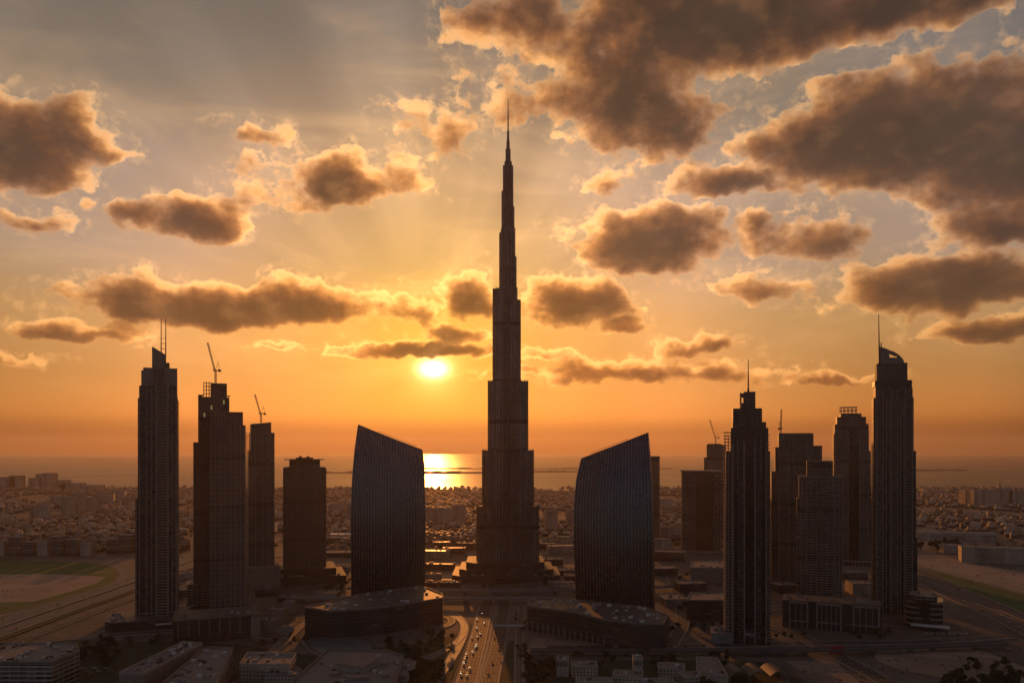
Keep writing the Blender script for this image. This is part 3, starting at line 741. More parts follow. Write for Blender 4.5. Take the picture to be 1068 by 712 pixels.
def strip_block():
    t = Tower('balcony_strip_block', 'wide block of thin balcony strips between right curved tower and spike tower', 733, 577, R(4))
    t.add('shaft', M['fE'], (711.5, 752, 492, 0, 60)); t.add('dark_bay', M['bronze'], (726, 744, 493, -1.2, 10))
    t.slabs('balcony_slab', M['rose'], 711.5, 726, 494, 575, 0, 30, 3.6, .9, 1.0); t.slabs('balcony_slab', M['rose'], 744, 752, 494, 575, 0, 30, 3.6, .9, 1.0)
    t.add('roof_frame', M['tan'], (710.6, 753, 490.6, -1.5, 62, 491.9)); t.add('base_slab', M['tan'], (709, 756, 574, -6, 64)); return t
strip_block()
t10 = Tower('hazy_tower', 'plain hazy tower with a crane rising behind the balcony strip block', 746, 561)
t10.add('shaft', M['fD'], (737, 757, 463.5, 0, 60), (734.2, 738, 477, 8, 50)); t10.add('head', M['darkc'], (738, 752, 462.5, 4, 40, 464))
luffing_crane('tower_crane', 'faint crane on the hazy tower left of the spike tower', t10.at(746.5, 462.5, 20), 6 * t10.sz, ((741 - 746.5) * t10.sx, 5, 19 * t10.sz))
t8 = Tower('slim_dark_tower', 'slim dark tower half hidden behind the right curved tower', 683, 566)
t8.add('shaft', M['fC'], (677, 688, 477, 0, 40)); t8.add('roof_slab', M['darkc'], (676.6, 688.4, 475.6, -.6, 41, 476.9)); t8.slabs('floor_slab', M['tan'], 677, 688, 480, 560, 0, 40, 7.0, .7, .4)

def mast_block():
    t = Tower('notched_block', 'broad dark tower with a notched right shoulder between spike tower and paler slab', 832, 612, R(4))
    t.add('shaft', M['fD'], (812, 848.5, 452.5, 0, 44), (808.5, 812, 466, 6, 40), (848, 857.5, 466, 3, 40))
    t.add('low_tier', M['fC'], (804.5, 812, 492, 10, 48)); t.add('rooftop_frame', M['darkc'], (812.6, 848, 451.4, 1, 40, 453), (849, 857.8, 464.5, 4, 38, 466))
    t.slabs('balcony_slab', M['tan'], 812, 822, 470, 605, -1, 8, 3.6, .7, .3); t.slabs('balcony_slab', M['tan'], 843, 857, 470, 605, 2, 30, 3.6, .7, .5)
    t.fins('pier', M['tan'], (812.5, 823, 828, 842, 848), 1.1, 0, .8, 456, None); return t
t12 = mast_block()
luffing_crane('tower_crane', 'crane with near upright jib on the notched dark tower at right', t12.at(814.5, 452, 12), 5 * t12.sz, (1.5, 2, 20 * t12.sz))

def pale_slab():
    t = Tower('grid_slab_tower', 'lower grey tower of close window rows standing before the notched tower', 855, 634, R(2))
    t.add('shaft', M['fE'], (833, 878, 498, 0, 40), (830.6, 840, 520, -1.5, 36)); t.add('upper_tier', M['fD'], (841.5, 869, 480.5, 8, 36, 499))
    t.slabs('floor_slab', M['grey'], 837, 875, 502, 626, 0, 40, 3.6, .6, .5); t.fins('pier', M['grey'], (833.4, 837, 841, 871, 875.5, 878), 1.3, 0, .9, 498.5, None)
    t.add('parapet', M['grey'], (832.5, 878.5, 496.6, -.8, 41, 497.8)); return t
pale_slab()

def crown_frame_tower():
    t = Tower('crown_frame_tower', 'bronze tower with an open square crown frame left of the sail topped tower', 889, 588, R(6))
    t.add('shaft', M['fD'], (870.5, 906, 442, 0, 46), (869.4, 889, 452, 3, 44), (900, 908.5, 470, 4, 40), (897, 909.5, 520, 6, 40))
    t.add('shoulder', M['fC'], (873, 903.5, 434.5, 3, 38), (877, 899, 431, 5, 34))
    fr = MB()
    for px in frange(877.5, 894, 5):
        for y_ in (8, 30): fr.box(t.x(px) - .6, t.x(px) + .6, y_, y_ + 1.2, t.z(432), t.z(423.5))
    for py in (431, 427.6, 424.2): fr.box(t.x(877), t.x(894.5), 7.7, 9.5, t.z(py) - .5, t.z(py) + .6); fr.box(t.x(877), t.x(894.5), 29.7, 31.5, t.z(py) - .5, t.z(py) + .6)
    fr.build('crown_frame', M['tan'], t.root)
    t.slabs('balcony_slab', M['tan'], 870.5, 884, 456, 584, -1.0, 14, 3.6, .8, .4); t.slabs('balcony_slab', M['tan'], 897, 906, 460, 584, -1.0, 14, 3.6, .8, .4)
    t.add('centre_glass', M['glass'], (885.5, 896, 445, -.8, 8)); t.fins('pier', M['tan'], (870.6, 884.6, 896.8, 905.8), 1.3, 0, 1.4, 450, None)
    t.add('podium', M['fE'], (862, 916, 584, -24, 60)); t.fins('podium_pier', M['rose'], frange(864, 914, 14), 1.3, -24, .9, 584, None); return t
crown_frame_tower()

def sail_tower():
    t = Tower('sail_topped_tower', 'tallest tower at right with curved sail crown and off centre spike', 935, 640, R(6))
    t.add('shaft', M['fA'], (913, 951.5, 396.5, 2, 40), (911, 953.5, 414, 5, 38), (912, 956, 470, 6, 36), (913, 957.5, 560, 7, 35))
    t.add('neck', M['darkc'], (914.5, 947, 378, 5, 34))
    t.add('band', M['black'], (912, 950, 396.4, .6, 41, 402))
    sl = MB(); ol = [(917.5, 379), (917.5, 360.5), (919.5, 360.2), (925, 362), (933, 365.5), (939, 369.5), (943, 374), (944.5, 379)]
    hole = [(928.5, 371.6), (935.5, 372.2), (934.5, 368.5), (929.5, 366.4)]
    def sheet2(pts, y0, y1):
        n = len(pts); f = [(t.x(a), y0, t.z(b)) for a, b in pts]; k = [(t.x(a), y1, t.z(b)) for a, b in pts]
        sl.poly(f); sl.poly(k[::-1])
        for i in range(n): sl.poly([f[i], k[i], k[(i + 1) % n], f[(i + 1) % n]])
    sheet2([(917.5, 379), (917.5, 360.5), (919.5, 360.2), (925, 362), (928.5, 364), (928.5, 379)], 10, 24)
    sheet2([(928.5, 379), (928.5, 371.5), (936, 372), (936, 379)], 10, 24)
    sheet2([(928.5, 366.2), (928.5, 364), (933, 365.5), (936, 367.4), (936, 370)], 10, 24)
    sheet2([(936, 379), (936, 367.4), (939, 369.5), (943, 374), (944.5, 379)], 10, 24)
    sl.build('sail_crown', M['tan'], t.root)
    MB().bar((t.x(917.8), 9, t.z(378)), (t.x(917.3), 9, t.z(357)), 1.3, 1.0, n=8).bar((t.x(917.3), 9, t.z(357)), (t.x(916.8), 9, t.z(325.5)), .9, .45, n=8).build('spike', M['dsteel'], t.root)
    MB().bar((t.x(919.5), 9, t.z(361)), (t.x(919.5), 9, t.z(355.5)), .9, .6, n=6).build('aerial', M['dsteel'], t.root)
    for a, b_ in ((914.5, 921), (929.5, 936.5), (944.5, 951.5)):
        t.slabs('balcony_slab', M['stone'], a, b_, 408, 636, .6, 6, 3.7, .85, .4)
        t.fins('balcony_frame', M['stone'], (a, b_), 1.0, .6, .9, 405, None)
    t.fins('pier', M['tan'], (913.2, 924.5, 928, 939.5, 943, 952), 1.2, 2, .8, 416, None)
    t.add('dark_glass', M['glass'], (925, 927.6, 398, 1.3, 4), (940, 942.6, 398, 1.3, 4)); return t
sail_tower()

def round_podium():
    t = Tower('banded_round_building', 'low rounded building of pale stacked bands at the foot of the sail topped tower', 964, 655, 0, 'low building')
    def ring(px0, px1, n=14, sq=.8):
        x0, x1 = t.x(px0), t.x(px1); w = (x1 - x0) / 2; c = (x0 + x1) / 2
        return [(c + w * math.copysign(abs(math.cos(q)) ** .5, math.cos(q)), 22 + 22 * math.copysign(abs(math.sin(q)) ** .5, math.sin(q))) for q in [2 * math.pi * k_ / 28 + .1 for k_ in range(28)]]
    g = MB(); g.prism(ring(943.5, 984), 0, t.z(627)); g.build('wall', M['bronze'], t.root)
    b_ = MB()
    for i in range(5):
        z = t.z(651.5) + i * (t.z(628) - t.z(651.5)) / 4.2; b_.prism(ring(942.5 + i * .2, 985 - i * .1), z, z + 1.9)
    b_.build('pale_band', M['stone'], t.root)
    MB().prism(ring(948, 978), t.z(627) + .004, t.z(622)).build('roof_storey', M['fE'], t.root)
    MB().box(t.x(950), t.x(990), -16, -4, 5, 6.4).build('entrance_canopy', M['white'], t.root); rooftop(t, 952, 972, 622, 10, 30, 4, 3)
round_podium()

def framed_bays():
    t = Tower('framed_bay_building', 'long low building with tall pale framed bays before the grid slab tower', 866, 657, 0, 'low building')
    t.add('wall', M['fG'], (815, 918, 629, 0, 40)); t.add('roof', M['roofd'], (814.6, 918.4, 628, -.6, 41, 628.9))
    for a, b_, n in ((823, 842, 4), (852, 877, 6), (890, 915.5, 5)):
        f = MB()
        for px in frange(a, b_, n):
            w = 1.0 if px in (a, b_) else .5; f.box(t.x(px) - w, t.x(px) + w, -2.4, -.2, 0, t.z(631))
        f.box(t.x(a) - 1, t.x(b_) + 1, -2.6, -.2, t.z(631) + .003, t.z(631) + 2.2); f.box(t.x(a) - .98, t.x(b_) + .98, -2.2, -.25, t.z(650), t.z(650) + 1.6)
        f.build('bay_frame', M['stone'], t.root)
    rooftop(t, 818, 914, 628, 6, 34, 14, 21)
framed_bays()
def columned_podium():
    t = Tower('columned_podium', 'low dark podium with a row of slim pale columns beside the twin mast tower', 228, 668, R(2), 'low building')
    t.add('wall', M['fG'], (182, 262, 645, 0, 60)); t.add('end_bay', M['rose'], (262.2, 272, 645, -1, 60)); t.add('roof', M['roofd'], (181.5, 272.5, 643.6, -1.4, 61, 644.9))
    t.fins('column', M['stone'], frange(186.5, 250.5, 7), 1.0, -.2, 1.2, 645, 661); rooftop(t, 186, 266, 643.6, 6, 50, 14, 5)
columned_podium()

# ------------------------------------------------------------------ open ground, lawns, roads
LAY = [0.02]
def patch(name, px, m_, kind='structure', lift=None):
    LAY[0] += .03
    return sheet(name, [P(a, b) for a, b in px], lift or LAY[0], M[m_], kind)
def smooth(pts, n=6):
    out = []
    for i in range(len(pts) - 1):
        p0, p1, p2, p3 = [Vector((*pts[max(0, min(len(pts) - 1, i + q))], 0)) for q in (-1, 0, 1, 2)]
        for j in range(n):
            t = j / n; out.append(.5 * ((2 * p1) + (p2 - p0) * t + (2 * p0 - 5 * p1 + 4 * p2 - p3) * t * t + (3 * p1 - p0 - 3 * p2 + p3) * t ** 3))
    out.append(Vector((*pts[-1], 0))); return [(p.x, p.y) for p in out]
def offs(pts, d):
    o = []
    for i, p in enumerate(pts):
        a, b = Vector(pts[max(0, i - 1)]), Vector(pts[min(len(pts) - 1, i + 1)]); t = (b - a).normalized(); o.append((p[0] + t.y * d, p[1] - t.x * d))
    return o
def ribbon(name, pts, w, m_, z=None, d=0.0, kind='structure'):
    LAY[0] += .03; z = z or LAY[0]; mb = MB(); a, b = offs(pts, d - w / 2), offs(pts, d + w / 2)
    for i in range(len(pts) - 1): mb.poly([(*a[i], z), (*b[i], z), (*b[i + 1], z), (*a[i + 1], z)])
    return tag(mb.build(name, M[m_]), kind=kind)
def dashes(pts, d, z, w=.45, on=7, off=13, mb=None):
    line = offs(pts, d); acc = 0
    for p, q in zip(line, line[1:]):
        p, q = Vector(p), Vector(q); L = (q - p).length; t = (q - p) / max(L, .01); n = Vector((t.y, -t.x)); s = -acc
        while s < L:
            a, b = max(0, s), min(L, s + on)
            if b > a + .5:
                u, v = p + t * a, p + t * b; mb.poly([(*(u - n * w), z), (*(u + n * w), z), (*(v + n * w), z), (*(v - n * w), z)])
            s += on + off
        acc = L - s + (on + off) if on + off < 1e5 else 0
    return mb
def kerb(name, pts, d, w=1.2, h=.15, m_='kerb'):
    mb = MB(); a, b = offs(pts, d - w / 2), offs(pts, d + w / 2)
    for i in range(len(pts) - 1): mb.prism([a[i], b[i], b[i + 1], a[i + 1]], 0, LAY[0] + h)
    return tag(mb.build(name, M[m_]), kind='structure')
def road(name, pts, w, m_='asphalt', lanes=3, edge=True, kb=True):
    o = ribbon(name, pts, w, m_); z = LAY[0] + .012; mb = MB()
    for i in range(1, lanes): dashes(pts, -w / 2 + w * i / lanes, z, .16, 5, 10, mb)
    if edge:
        for s in (-1, 1): dashes(pts, s * (w / 2 - .8), z, .16, 40, 0.0, mb)
    if mb.f: tag(mb.build('road_markings', M['paint']), kind='structure')
    if kb:
        for s in (-1, 1): kerb('kerb', pts, s * (w / 2 + .5), .9)
    return pts
patch('field', [(-60, 584), (30, 584.5), (90, 586), (116, 590), (124, 597), (119, 605), (100, 614), (64, 624), (30, 633), (0, 640), (-80, 655)], 'lawn')
patch('sand_lot', [(-80, 603), (0, 599.2), (40, 598), (85, 599.6), (110, 601.3), (101, 608), (72, 617), (35, 627), (0, 628), (-80, 640)], 'sandp')
ribbon('path', smooth([P(*q) for q in ((-60, 652), (30, 636), (70, 626), (104, 615.5), (123, 606), (128, 597), (118, 588.5))]), 11, 'paving')
ribbon('path', smooth([P(*q) for q in ((70, 601.5), (92, 597.3), (112, 595.6))]), 5, 'sandp')
ribbon('path', smooth([P(*q) for q in ((20, 617), (52, 610), (78, 605))]), 4, 'sand')
patch('sand_lot', [(955, 577), (985, 579), (1012, 587), (1040, 592), (1090, 600), (1120, 640), (1066, 619), (1020, 607), (985, 598), (958, 590)], 'sandp')
patch('verge', [(957, 592), (985, 597.5), (1020, 608), (1066, 620), (1110, 642), (1110, 668), (1066, 645), (1030, 629), (990, 612), (958, 601)], 'lawn')
ribbon('path', smooth([P(*q) for q in ((957, 590), (985, 596.5), (1020, 606.3), (1066, 618), (1110, 636))]), 5, 'paving')
patch('sand_lot', [(908, 675), (1018, 675.5), (1050, 688), (1090, 704), (1090, 716), (990, 708), (938, 698), (916, 690)], 'sand')
patch('sand_lot', [(822, 689), (872, 690), (905, 720), (800, 720)], 'sand')
patch('forecourt', [(556, 664), (600, 668), (640, 673), (662, 680), (640, 682.5), (548, 682)], 'sand')
patch('lawn', [(345, 672), (400, 676), (455, 668), (478, 660), (470, 676), (440, 686), (390, 688), (350, 684)], 'lawnd')
patch('plaza', [(322, 667), (345, 663), (385, 668), (392, 684), (360, 686), (335, 680)], 'pool')
patch('verge', [(455, 690), (474, 668), (488, 650), (493, 650), (478, 690), (468, 716), (440, 716)], 'lawnd')
patch('verge', [(531, 668), (540, 668), (545, 690), (545, 716), (522, 716), (526, 690)], 'lawnd')
patch('forecourt', [(440, 598), (600, 598), (615, 612), (600, 617), (452, 617), (430, 610)], 'paving')
patch('garden', [(-60, 664), (120, 668), (250, 672), (330, 684), (440, 690), (456, 700), (440, 760), (-60, 760)], 'lawnd')
patch('garden', [(548, 688), (700, 688), (800, 690), (815, 700), (800, 760), (548, 760)], 'lawnd')
S = smooth
bl = S([(-48.5, 640), (-44.5, 769), (-40, 960), (-37, 1160), (-33, 1205), (-15, 1235)]); br_ = S([(-24, 640), (-21.5, 769), (-15, 960), (-11, 1160), (-5, 1205), (10, 1235)])
road('boulevard', bl, 19, 'asphalt', 5); road('boulevard', br_, 17, 'asphalt', 5)
mid = [((a[0] + 9.9 + b[0] - 8.9) / 2, a[1]) for a, b in zip(bl, br_)]
mb = MB(); wa = offs(mid, -1.6); wb = offs(mid, 1.6)
for i in range(len(mid) - 1): mb.prism([wa[i], wb[i], wb[i + 1], wa[i + 1]], 0, .9)
tag(mb.build('median', M['kerb']), kind='structure')
fr = road('frontage_road', S([(8, 640), (7, 769), (9, 960), (14, 1150)]), 9, 'asphalt2', 2)
fl = road('frontage_road', S([(-78, 640), (-74, 769), (-62, 900), (-60, 1010), (-78, 1090), (-110, 1130)]), 9, 'asphalt2', 2)
road('ring_road', S([P(*q) for q in ((318, 668), (330, 680), (360, 689), (405, 690), (450, 684), (478, 668), (484, 652), (474, 643), (462, 640))]), 8, 'asphalt2', 2)
road('ring_road', S([P(*q) for q in ((452, 655), (464, 653), (471, 648.5), (468, 644), (458, 642.5))]), 9, 'asphalt', 1)
hw1 = road('highway', S([(-690, 500), (-668, 800), (-664, 1100), (-662, 1450), (-690, 2000), (-720, 2500)]), 27, 'asphalt2', 6)
hw2 = road('highway', S([(-650, 500), (-630, 800), (-626, 1100), (-624, 1450), (-652, 2000), (-682, 2500)]), 27, 'asphalt2', 6)
hw3 = road('service_road', S([(-600, 500), (-580, 800), (-576, 1100), (-570, 1400), (-560, 1690)]), 13, 'asphalt', 3)
kerb('median', hw1, 18.5, 3, .9); kerb('verge', hw2, 22, 7, .3, 'lawnd')
cr = road('cross_road', S([(-2400, 1700), (-1300, 1690), (-800, 1684), (-400, 1700), (0, 1730), (500, 1720), (1400, 1760)]), 34, 'asphalt2', 6)
hr1 = road('highway', S([(520, 560), (580, 780), (640, 1000), (686, 1281), (726, 1500), (800, 2000), (900, 2600)]), 26, 'asphalt', 6)
hr2 = road('highway', S([(556, 560), (616, 780), (676, 1000), (720, 1281), (760, 1500), (834, 2000), (934, 2600)]), 24, 'asphalt', 6)
sr = road('side_road', S([(362, 640), (361, 769), (354, 880), (346, 960), (330, 1010)]), 20, 'asphalt', 4)
road('side_road', S([(-262, 700), (-266, 886), (-268, 1045), (-255, 1150)]), 10, 'asphalt2', 2)
road('side_road', S([P(*q) for q in ((700, 672), (712, 650), (708, 625), (700, 600))]), 16, 'asphalt', 3)
road('side_road', S([(40, 905), (200, 912), (340, 925), (470, 930), (600, 960)]), 18, 'asphalt', 4)
road('side_road', S([(-560, 930), (-420, 985), (-300, 960), (-262, 930)]), 12, 'asphalt', 2)

def viaduct(name, label, pts, h, w, piers=30, pal='grey'):
    p = S(pts); r = empty(name, label, 'bridge', (0, 0, 0)); a, b = offs(p, -w / 2), offs(p, w / 2); n = len(p)
    d = MB()
    for i in range(n - 1): d.prism([a[i], b[i], b[i + 1], a[i + 1]], h - 1.6, h)
    d.build('deck', M[pal], r)
    for s in (-1, 1):
        q = MB(); u, v = offs(p, s * (w / 2 - .05)), offs(p, s * (w / 2 + .4))
        for i in range(n - 1): q.prism([u[i], v[i], v[i + 1], u[i + 1]], h - 1.8, h + 1.1)
        q.build('parapet', M['kerb' if pal == 'grey' else 'darkc'], r)
    ac = 0
    for i in range(n - 1):
        ac += math.dist(p[i], p[i + 1])
        if ac > piers:
            ac = 0; MB().box(p[i][0] - w * .3, p[i][0] + w * .3, p[i][1] - 1, p[i][1] + 1, 0, h - 1.6).build('pier', M[pal], r)
    return r
viaduct('flyover', 'pale road flyover crossing the boulevard below the spire', [(-330, 1175), (-150, 1168), (0, 1170), (60, 1172)], 8, 14, 38)
viaduct('flyover', 'farther curving flyover just before the forecourt of the spire', [(-260, 1262), (-120, 1240), (20, 1236), (160, 1250), (300, 1290)], 7, 10, 40)
viaduct('rail_viaduct', 'low dark viaduct running across behind the front villas at right', [(20, 872), (150, 872), (300, 874), (420, 884), (560, 905)], 6, 9, 26, 'darkc')
g = empty('footbridge', 'thin pale footbridge spanning the right carriageway of the boulevard', 'footbridge', (0, 0, 0))
MB().box(-22, 14, 985, 988.5, 6.5, 7.5).build('deck', M['kerb'], g); MB().box(-22, 14, 984.8, 985, 7.5, 9.4).build('railing', M['white'], g)
for x_ in (-21, -2.2, 13): MB().box(x_ - .6, x_ + .6, 985.6, 987, 0, 6.5).build('pier', M['grey'], g)

# ------------------------------------------------------------------ buildings below the towers
def offset(loc, k_):
    out = []; n = len(loc); A = sum(loc[i][0] * loc[(i + 1) % n][1] - loc[(i + 1) % n][0] * loc[i][1] for i in range(n)); sg = 1 if A > 0 else -1
    for i in range(n):
        p, q, s_ = Vector(loc[i - 1]), Vector(loc[i]), Vector(loc[(i + 1) % n])
        d1, d2 = (q - p).normalized(), (s_ - q).normalized(); n1, n2 = Vector((d1.y, -d1.x)) * sg, Vector((d2.y, -d2.x)) * sg
        m_ = (n1 + n2); m_ = m_.normalized() * min(2.5, 1 / max(.35, m_.normalized().dot(n1))); out.append((q.x + m_.x * k_, q.y + m_.y * k_))
    return out
def block(name, label, loc, h, at, wall='beige', rz=0.0, cat='building', group=None, ledges=0, units=6, seed=1, roof='roof', par='beige', parh=1.2):
    r = empty(name, label, cat, (*at, 0), rz, group)
    MB().prism(loc, 0, h).build('wall', M[wall], r)
    o2, o3 = offset(loc, .25), offset(loc, -.7); n = len(loc); pa = MB()
    for i in range(n): pa.prism([o2[i], o2[(i + 1) % n], o3[(i + 1) % n], o3[i]], h - .4, h + parh)
    pa.build('parapet', M[par], r); MB().prism(offset(loc, -.8), h + .004, h + .1).build('roof', M[roof], r)
    if ledges:
        led = MB(); o1 = offset(loc, .6)
        for k_ in range(1, ledges + 1): z = h * k_ / (ledges + .4); led.prism(o1, z, z + .9)
        led.build('ledge', M[par], r)
    gg = random.Random(seed); xs = [p[0] for p in loc]; ys = [p[1] for p in loc]
    def ins(x, y):
        c = False
        for i in range(n):
            (x1, y1), (x2, y2) = loc[i], loc[(i + 1) % n]
            if (y1 > y) != (y2 > y) and x < (x2 - x1) * (y - y1) / (y2 - y1) + x1: c = not c
        return c
    k_ = tries = 0; used = []
    while k_ < units and tries < 600:
        tries += 1; w, d_ = gg.uniform(1.6, 5), gg.uniform(1.6, 4.5); x, y = gg.uniform(min(xs), max(xs) - w), gg.uniform(min(ys), max(ys) - d_)
        if all(ins(x + a, y + b) for a in (-1.5, w + 1.5) for b in (-1.5, d_ + 1.5)) and all(x > u[1] or x + w < u[0] or y > u[3] or y + d_ < u[2] for u in used):
            used.append((x, x + w, y, y + d_)); hh = gg.uniform(.9, 2.4); q = MB().box(x, x + w, y, y + d_, h + .1, h + hh); q.box(x + .3, x + w - .3, y + .3, y + d_ - .3, h + hh, h + hh + .3)
            q.build('roof_unit', M[('unit', 'white', 'roofd')[k_ % 3]], r); k_ += 1
    return r
def roofblock(name, label, px, h, **kw):
    pl = [P(a, b, h) for a, b in px]; cx = sum(p[0] for p in pl) / len(pl); cy = sum(p[1] for p in pl) / len(pl)
    return block(name, label, [(x - cx, y - cy) for x, y in pl], h, (cx, cy), **kw)
def rect(w, d): return [(-w / 2, -d / 2), (w / 2, -d / 2), (w / 2, d / 2), (-w / 2, d / 2)]
# front row
roofblock('office_block', 'pale office with dark window bands at the bottom left corner', [(-70, 690), (54, 690.5), (83, 679), (79, 671), (-40, 671)], 30, wall='fI', ledges=6, units=46, seed=2, par='stone')
roofblock('winged_building', 'long tan wing with cluttered sunken roof, left of its stepped twin', [(124, 702), (150, 703), (211, 671.5), (191, 670)], 26, wall='rose', units=34, seed=3, par='beige', parh=2)
roofblock('winged_building', 'stepped tan wing with banded right side, second wing from the bottom left office', [(160, 722), (222, 722), (243, 676.5), (214, 675.5)], 25, wall='fI', ledges=5, units=30, seed=4, par='rose', parh=2)
roofblock('courtyard_house', 'small tan block with pale framed roof right of the stepped wing', [(250, 693), (302, 694), (309, 682), (258, 681)], 22, wall='fH', ledges=2, units=12, seed=5, par='beige', parh=1.8)
roofblock('courtyard_house', 'low tan annex with white window frames in front of the small framed block', [(275, 704), (318, 704), (312, 697), (272, 697)], 16, wall='fH', units=6, seed=12, par='stone')
vl = roofblock('villa_complex', 'large beige complex with raised central pavilion at bottom centre left', [(300, 716), (408, 716), (421, 684.5), (403, 679), (342, 678.5)], 20, wall='fH', ledges=1, units=22, seed=6, par='rose', parh=2.4)
cx, cy = vl.location.x, vl.location.y
pv_ = [P(a, b, 27) for a, b in ((350, 691), (378, 694.5), (392, 687), (386, 680.5), (368, 680))]
lp = [(x - cx, y - cy) for x, y in pv_]
MB().prism(lp, 20.12, 26).build('pavilion', M['beige'], vl); MB().prism(offset(lp, 1.2), 26, 26.8).build('pavilion_roof', M['rose'], vl)
for a, b in (((345, 700), (352, 702)), ((398, 702), (404, 703)), ((398, 690), (404, 691)), ((362, 704), (384, 706))):
    (x0, y0), (x1, y1) = P(*a, 23), P(*b, 23); MB().box(x0 - cx, x1 - cx, y1 - cy, y1 - cy + 9, 20.12, 23.2).build('roof_pavilion', M['rose'], vl)
roofblock('villa_complex', 'stepped beige annex between the large beige complex and the dark trees', [(405, 704), (424, 706), (434, 690), (423, 687.5)], 14, wall='fH', units=6, seed=7, par='beige')
old = [((578, 690), (586, 684), 12, 17, 'square beige wind tower house right of the round dark trees'), ((600, 697), (625, 690), 26, 11, 'wide beige villa behind the narrow wind tower'),
       ((655, 695), (664, 683), 9, 24, 'tall narrow beige wind tower among the front villas'), ((645, 706), (668, 700), 28, 12, 'low beige villa at the foot of the tall narrow wind tower'),
       ((690, 700), (712, 692), 26, 11, 'beige villa with flat roof right of the tall narrow wind tower'), ((712, 706), (735, 701), 24, 10, 'lower beige villa in front of the slanted roof hall'),
       ((610, 712), (640, 707), 34, 10, 'frontmost beige villa below the wind tower house'), ((676, 712), (705, 708), 30, 9, 'frontmost low beige villa near the bottom edge right of centre')]
for i, (a, b, w, h, lb) in enumerate(old):
    D = depth_at(b[1], h); X = (a[0] - 534) / FPX * D
    r = block('wind_tower_house', lb, rect(w, 14 if h > 14 else 20), h, (X + 8, D - 8), wall='fH' if h < 16 else 'beige', rz=rnd.uniform(-.2, .2), cat='villa', units=3, seed=20 + i, par='beige')
    if h > 14:
        q = MB()
        for k_ in range(4): q.box(-w / 2 + .6 + k_ * (w - 1.2) / 4, -w / 2 + .6 + k_ * (w - 1.2) / 4 + (w - 1.2) / 7, -7.25, -7.0, h - 6, h - 1.5)
        q.build('wind_slot', M['black'], r)
roofblock('slanted_roof_hall', 'pale hall with long beam along its sloping roof at bottom right of centre', [(727, 700), (760, 706), (748, 686), (726, 685)], 15, wall='beige', units=3, seed=31)
D = depth_at(693, 14); xx = lambda px: (px - 534) / FPX * D
r = empty('curved_canopies', 'row of dark curved canopies behind the pale hall with a beam', 'canopy', (xx(800), D, 0))
for k_ in range(4):
    q = MB(); x0 = -40 + k_ * 19
    for j in range(8):
        t0, t1 = j / 8, (j + 1) / 8; z0, z1 = 7 + 5 * math.sin(math.pi * t0), 7 + 5 * math.sin(math.pi * t1)
        q.prism([(x0 + 17 * t0, -16), (x0 + 17 * t1, -16), (x0 + 17 * t1, 16), (x0 + 17 * t0, 16)], [z0, z1, z1, z0], [z0 + .5, z1 + .5, z1 + .5, z0 + .5])
    q.build('canopy_vault', M['roofd'], r)
    for y_ in (-14, 14): MB().bar((x0, y_, 0), (x0, y_, 7.2), .4, n=6).build('post', M['stone'], r)
D = depth_at(683); r = empty('red_hoarding', 'red billboard standing at the roadside below the framed bay building', 'billboard', ((873 - 534) / FPX * D, D, 0), .1)
MB().box(-8, 8, -.25, .25, 2, 10).build('panel', M['red'], r)
for x_ in (-6, 6): MB().box(x_ - .2, x_ + .2, .25, .6, 0, 9).build('post', M['dsteel'], r)

G1 = 'low buildings between the feet of the towers'
def lows(label, lst, walls=('fG', 'fH', 'fC'), group=G1, name='low_building', roof='roofd', par='tan'):
    for i, (px, py, w, d_, h) in enumerate(lst):
        X, D = P(px, py); block(name, label, rect(w, d_), h, (X, D + d_ / 2), wall=walls[i % len(walls)], rz=rnd.uniform(-.25, .25), cat='low building', group=group, units=4, seed=int(px * 7 + py), roof=roof, par=par)
lows('low flat roofed building between left curved tower and spire', [(456, 594, 62, 26, 10), (452, 582, 60, 40, 14), (473, 578, 50, 30, 13), (487, 573, 50, 24, 14), (449, 604, 34, 18, 8), (460, 571, 40, 30, 12)], roof='roofgloss')
lows('low flat roofed building between spire and right curved tower', [(573, 590, 50, 24, 12), (586, 577, 60, 40, 15), (592, 600, 30, 22, 9), (569, 573, 45, 26, 13), (590, 566, 40, 30, 14)], roof='roofgloss')
lows('low building among roads right of the right curved tower', [(692, 600, 50, 40, 12), (704, 632, 34, 50, 9), (700, 585, 60, 36, 18), (722, 618, 44, 30, 14), (690, 575, 46, 40, 26)], roof='roof')
roofblock('columned_car_park', 'long low building with open pillared top deck left of the spike tower', [(716, 626), (757, 626), (757, 618), (720, 618)], 26, wall='fG', units=4, seed=44, par='stone')
roofblock('plain_hall', 'plain tan hall before the balcony strip block', [(720, 592), (757, 592), (755, 585), (722, 585)], 26, wall='tan', units=8, seed=45)
lows('low pale roofed hall between canopy block and left curved tower', [(354, 581, 80, 50, 9), (352, 596, 44, 24, 8), (349, 567, 70, 40, 14)], roof='roof')
lows('low building between twin mast tower and unfinished tower', [(191, 622, 22, 40, 10), (190, 604, 30, 40, 9), (193, 640, 14, 24, 8)], roof='roof')
lows('rose coloured block beside the side road left of the wedge podium', [(300, 640, 16, 16, 15), (288, 650, 20, 18, 17), (281, 660, 20, 16, 15), (296, 662, 18, 16, 8)], walls=('rose',), roof='roof')
lows('low building behind the framed bay building', [(820, 618, 34, 30, 12), (905, 620, 40, 40, 16), (893, 606, 40, 30, 14)], roof='roof')
lows('low building before the forecourt of the spire', [(470, 612, 34, 22, 7), (585, 613, 40, 22, 8), (600, 606, 36, 26, 9), (447, 612, 30, 20, 7)], roof='roofd')
lows('low building at the foot of the canopy block', [(300, 628, 30, 20, 7), (338, 624, 40, 20, 8), (275, 622, 30, 26, 12)], roof='roofd')
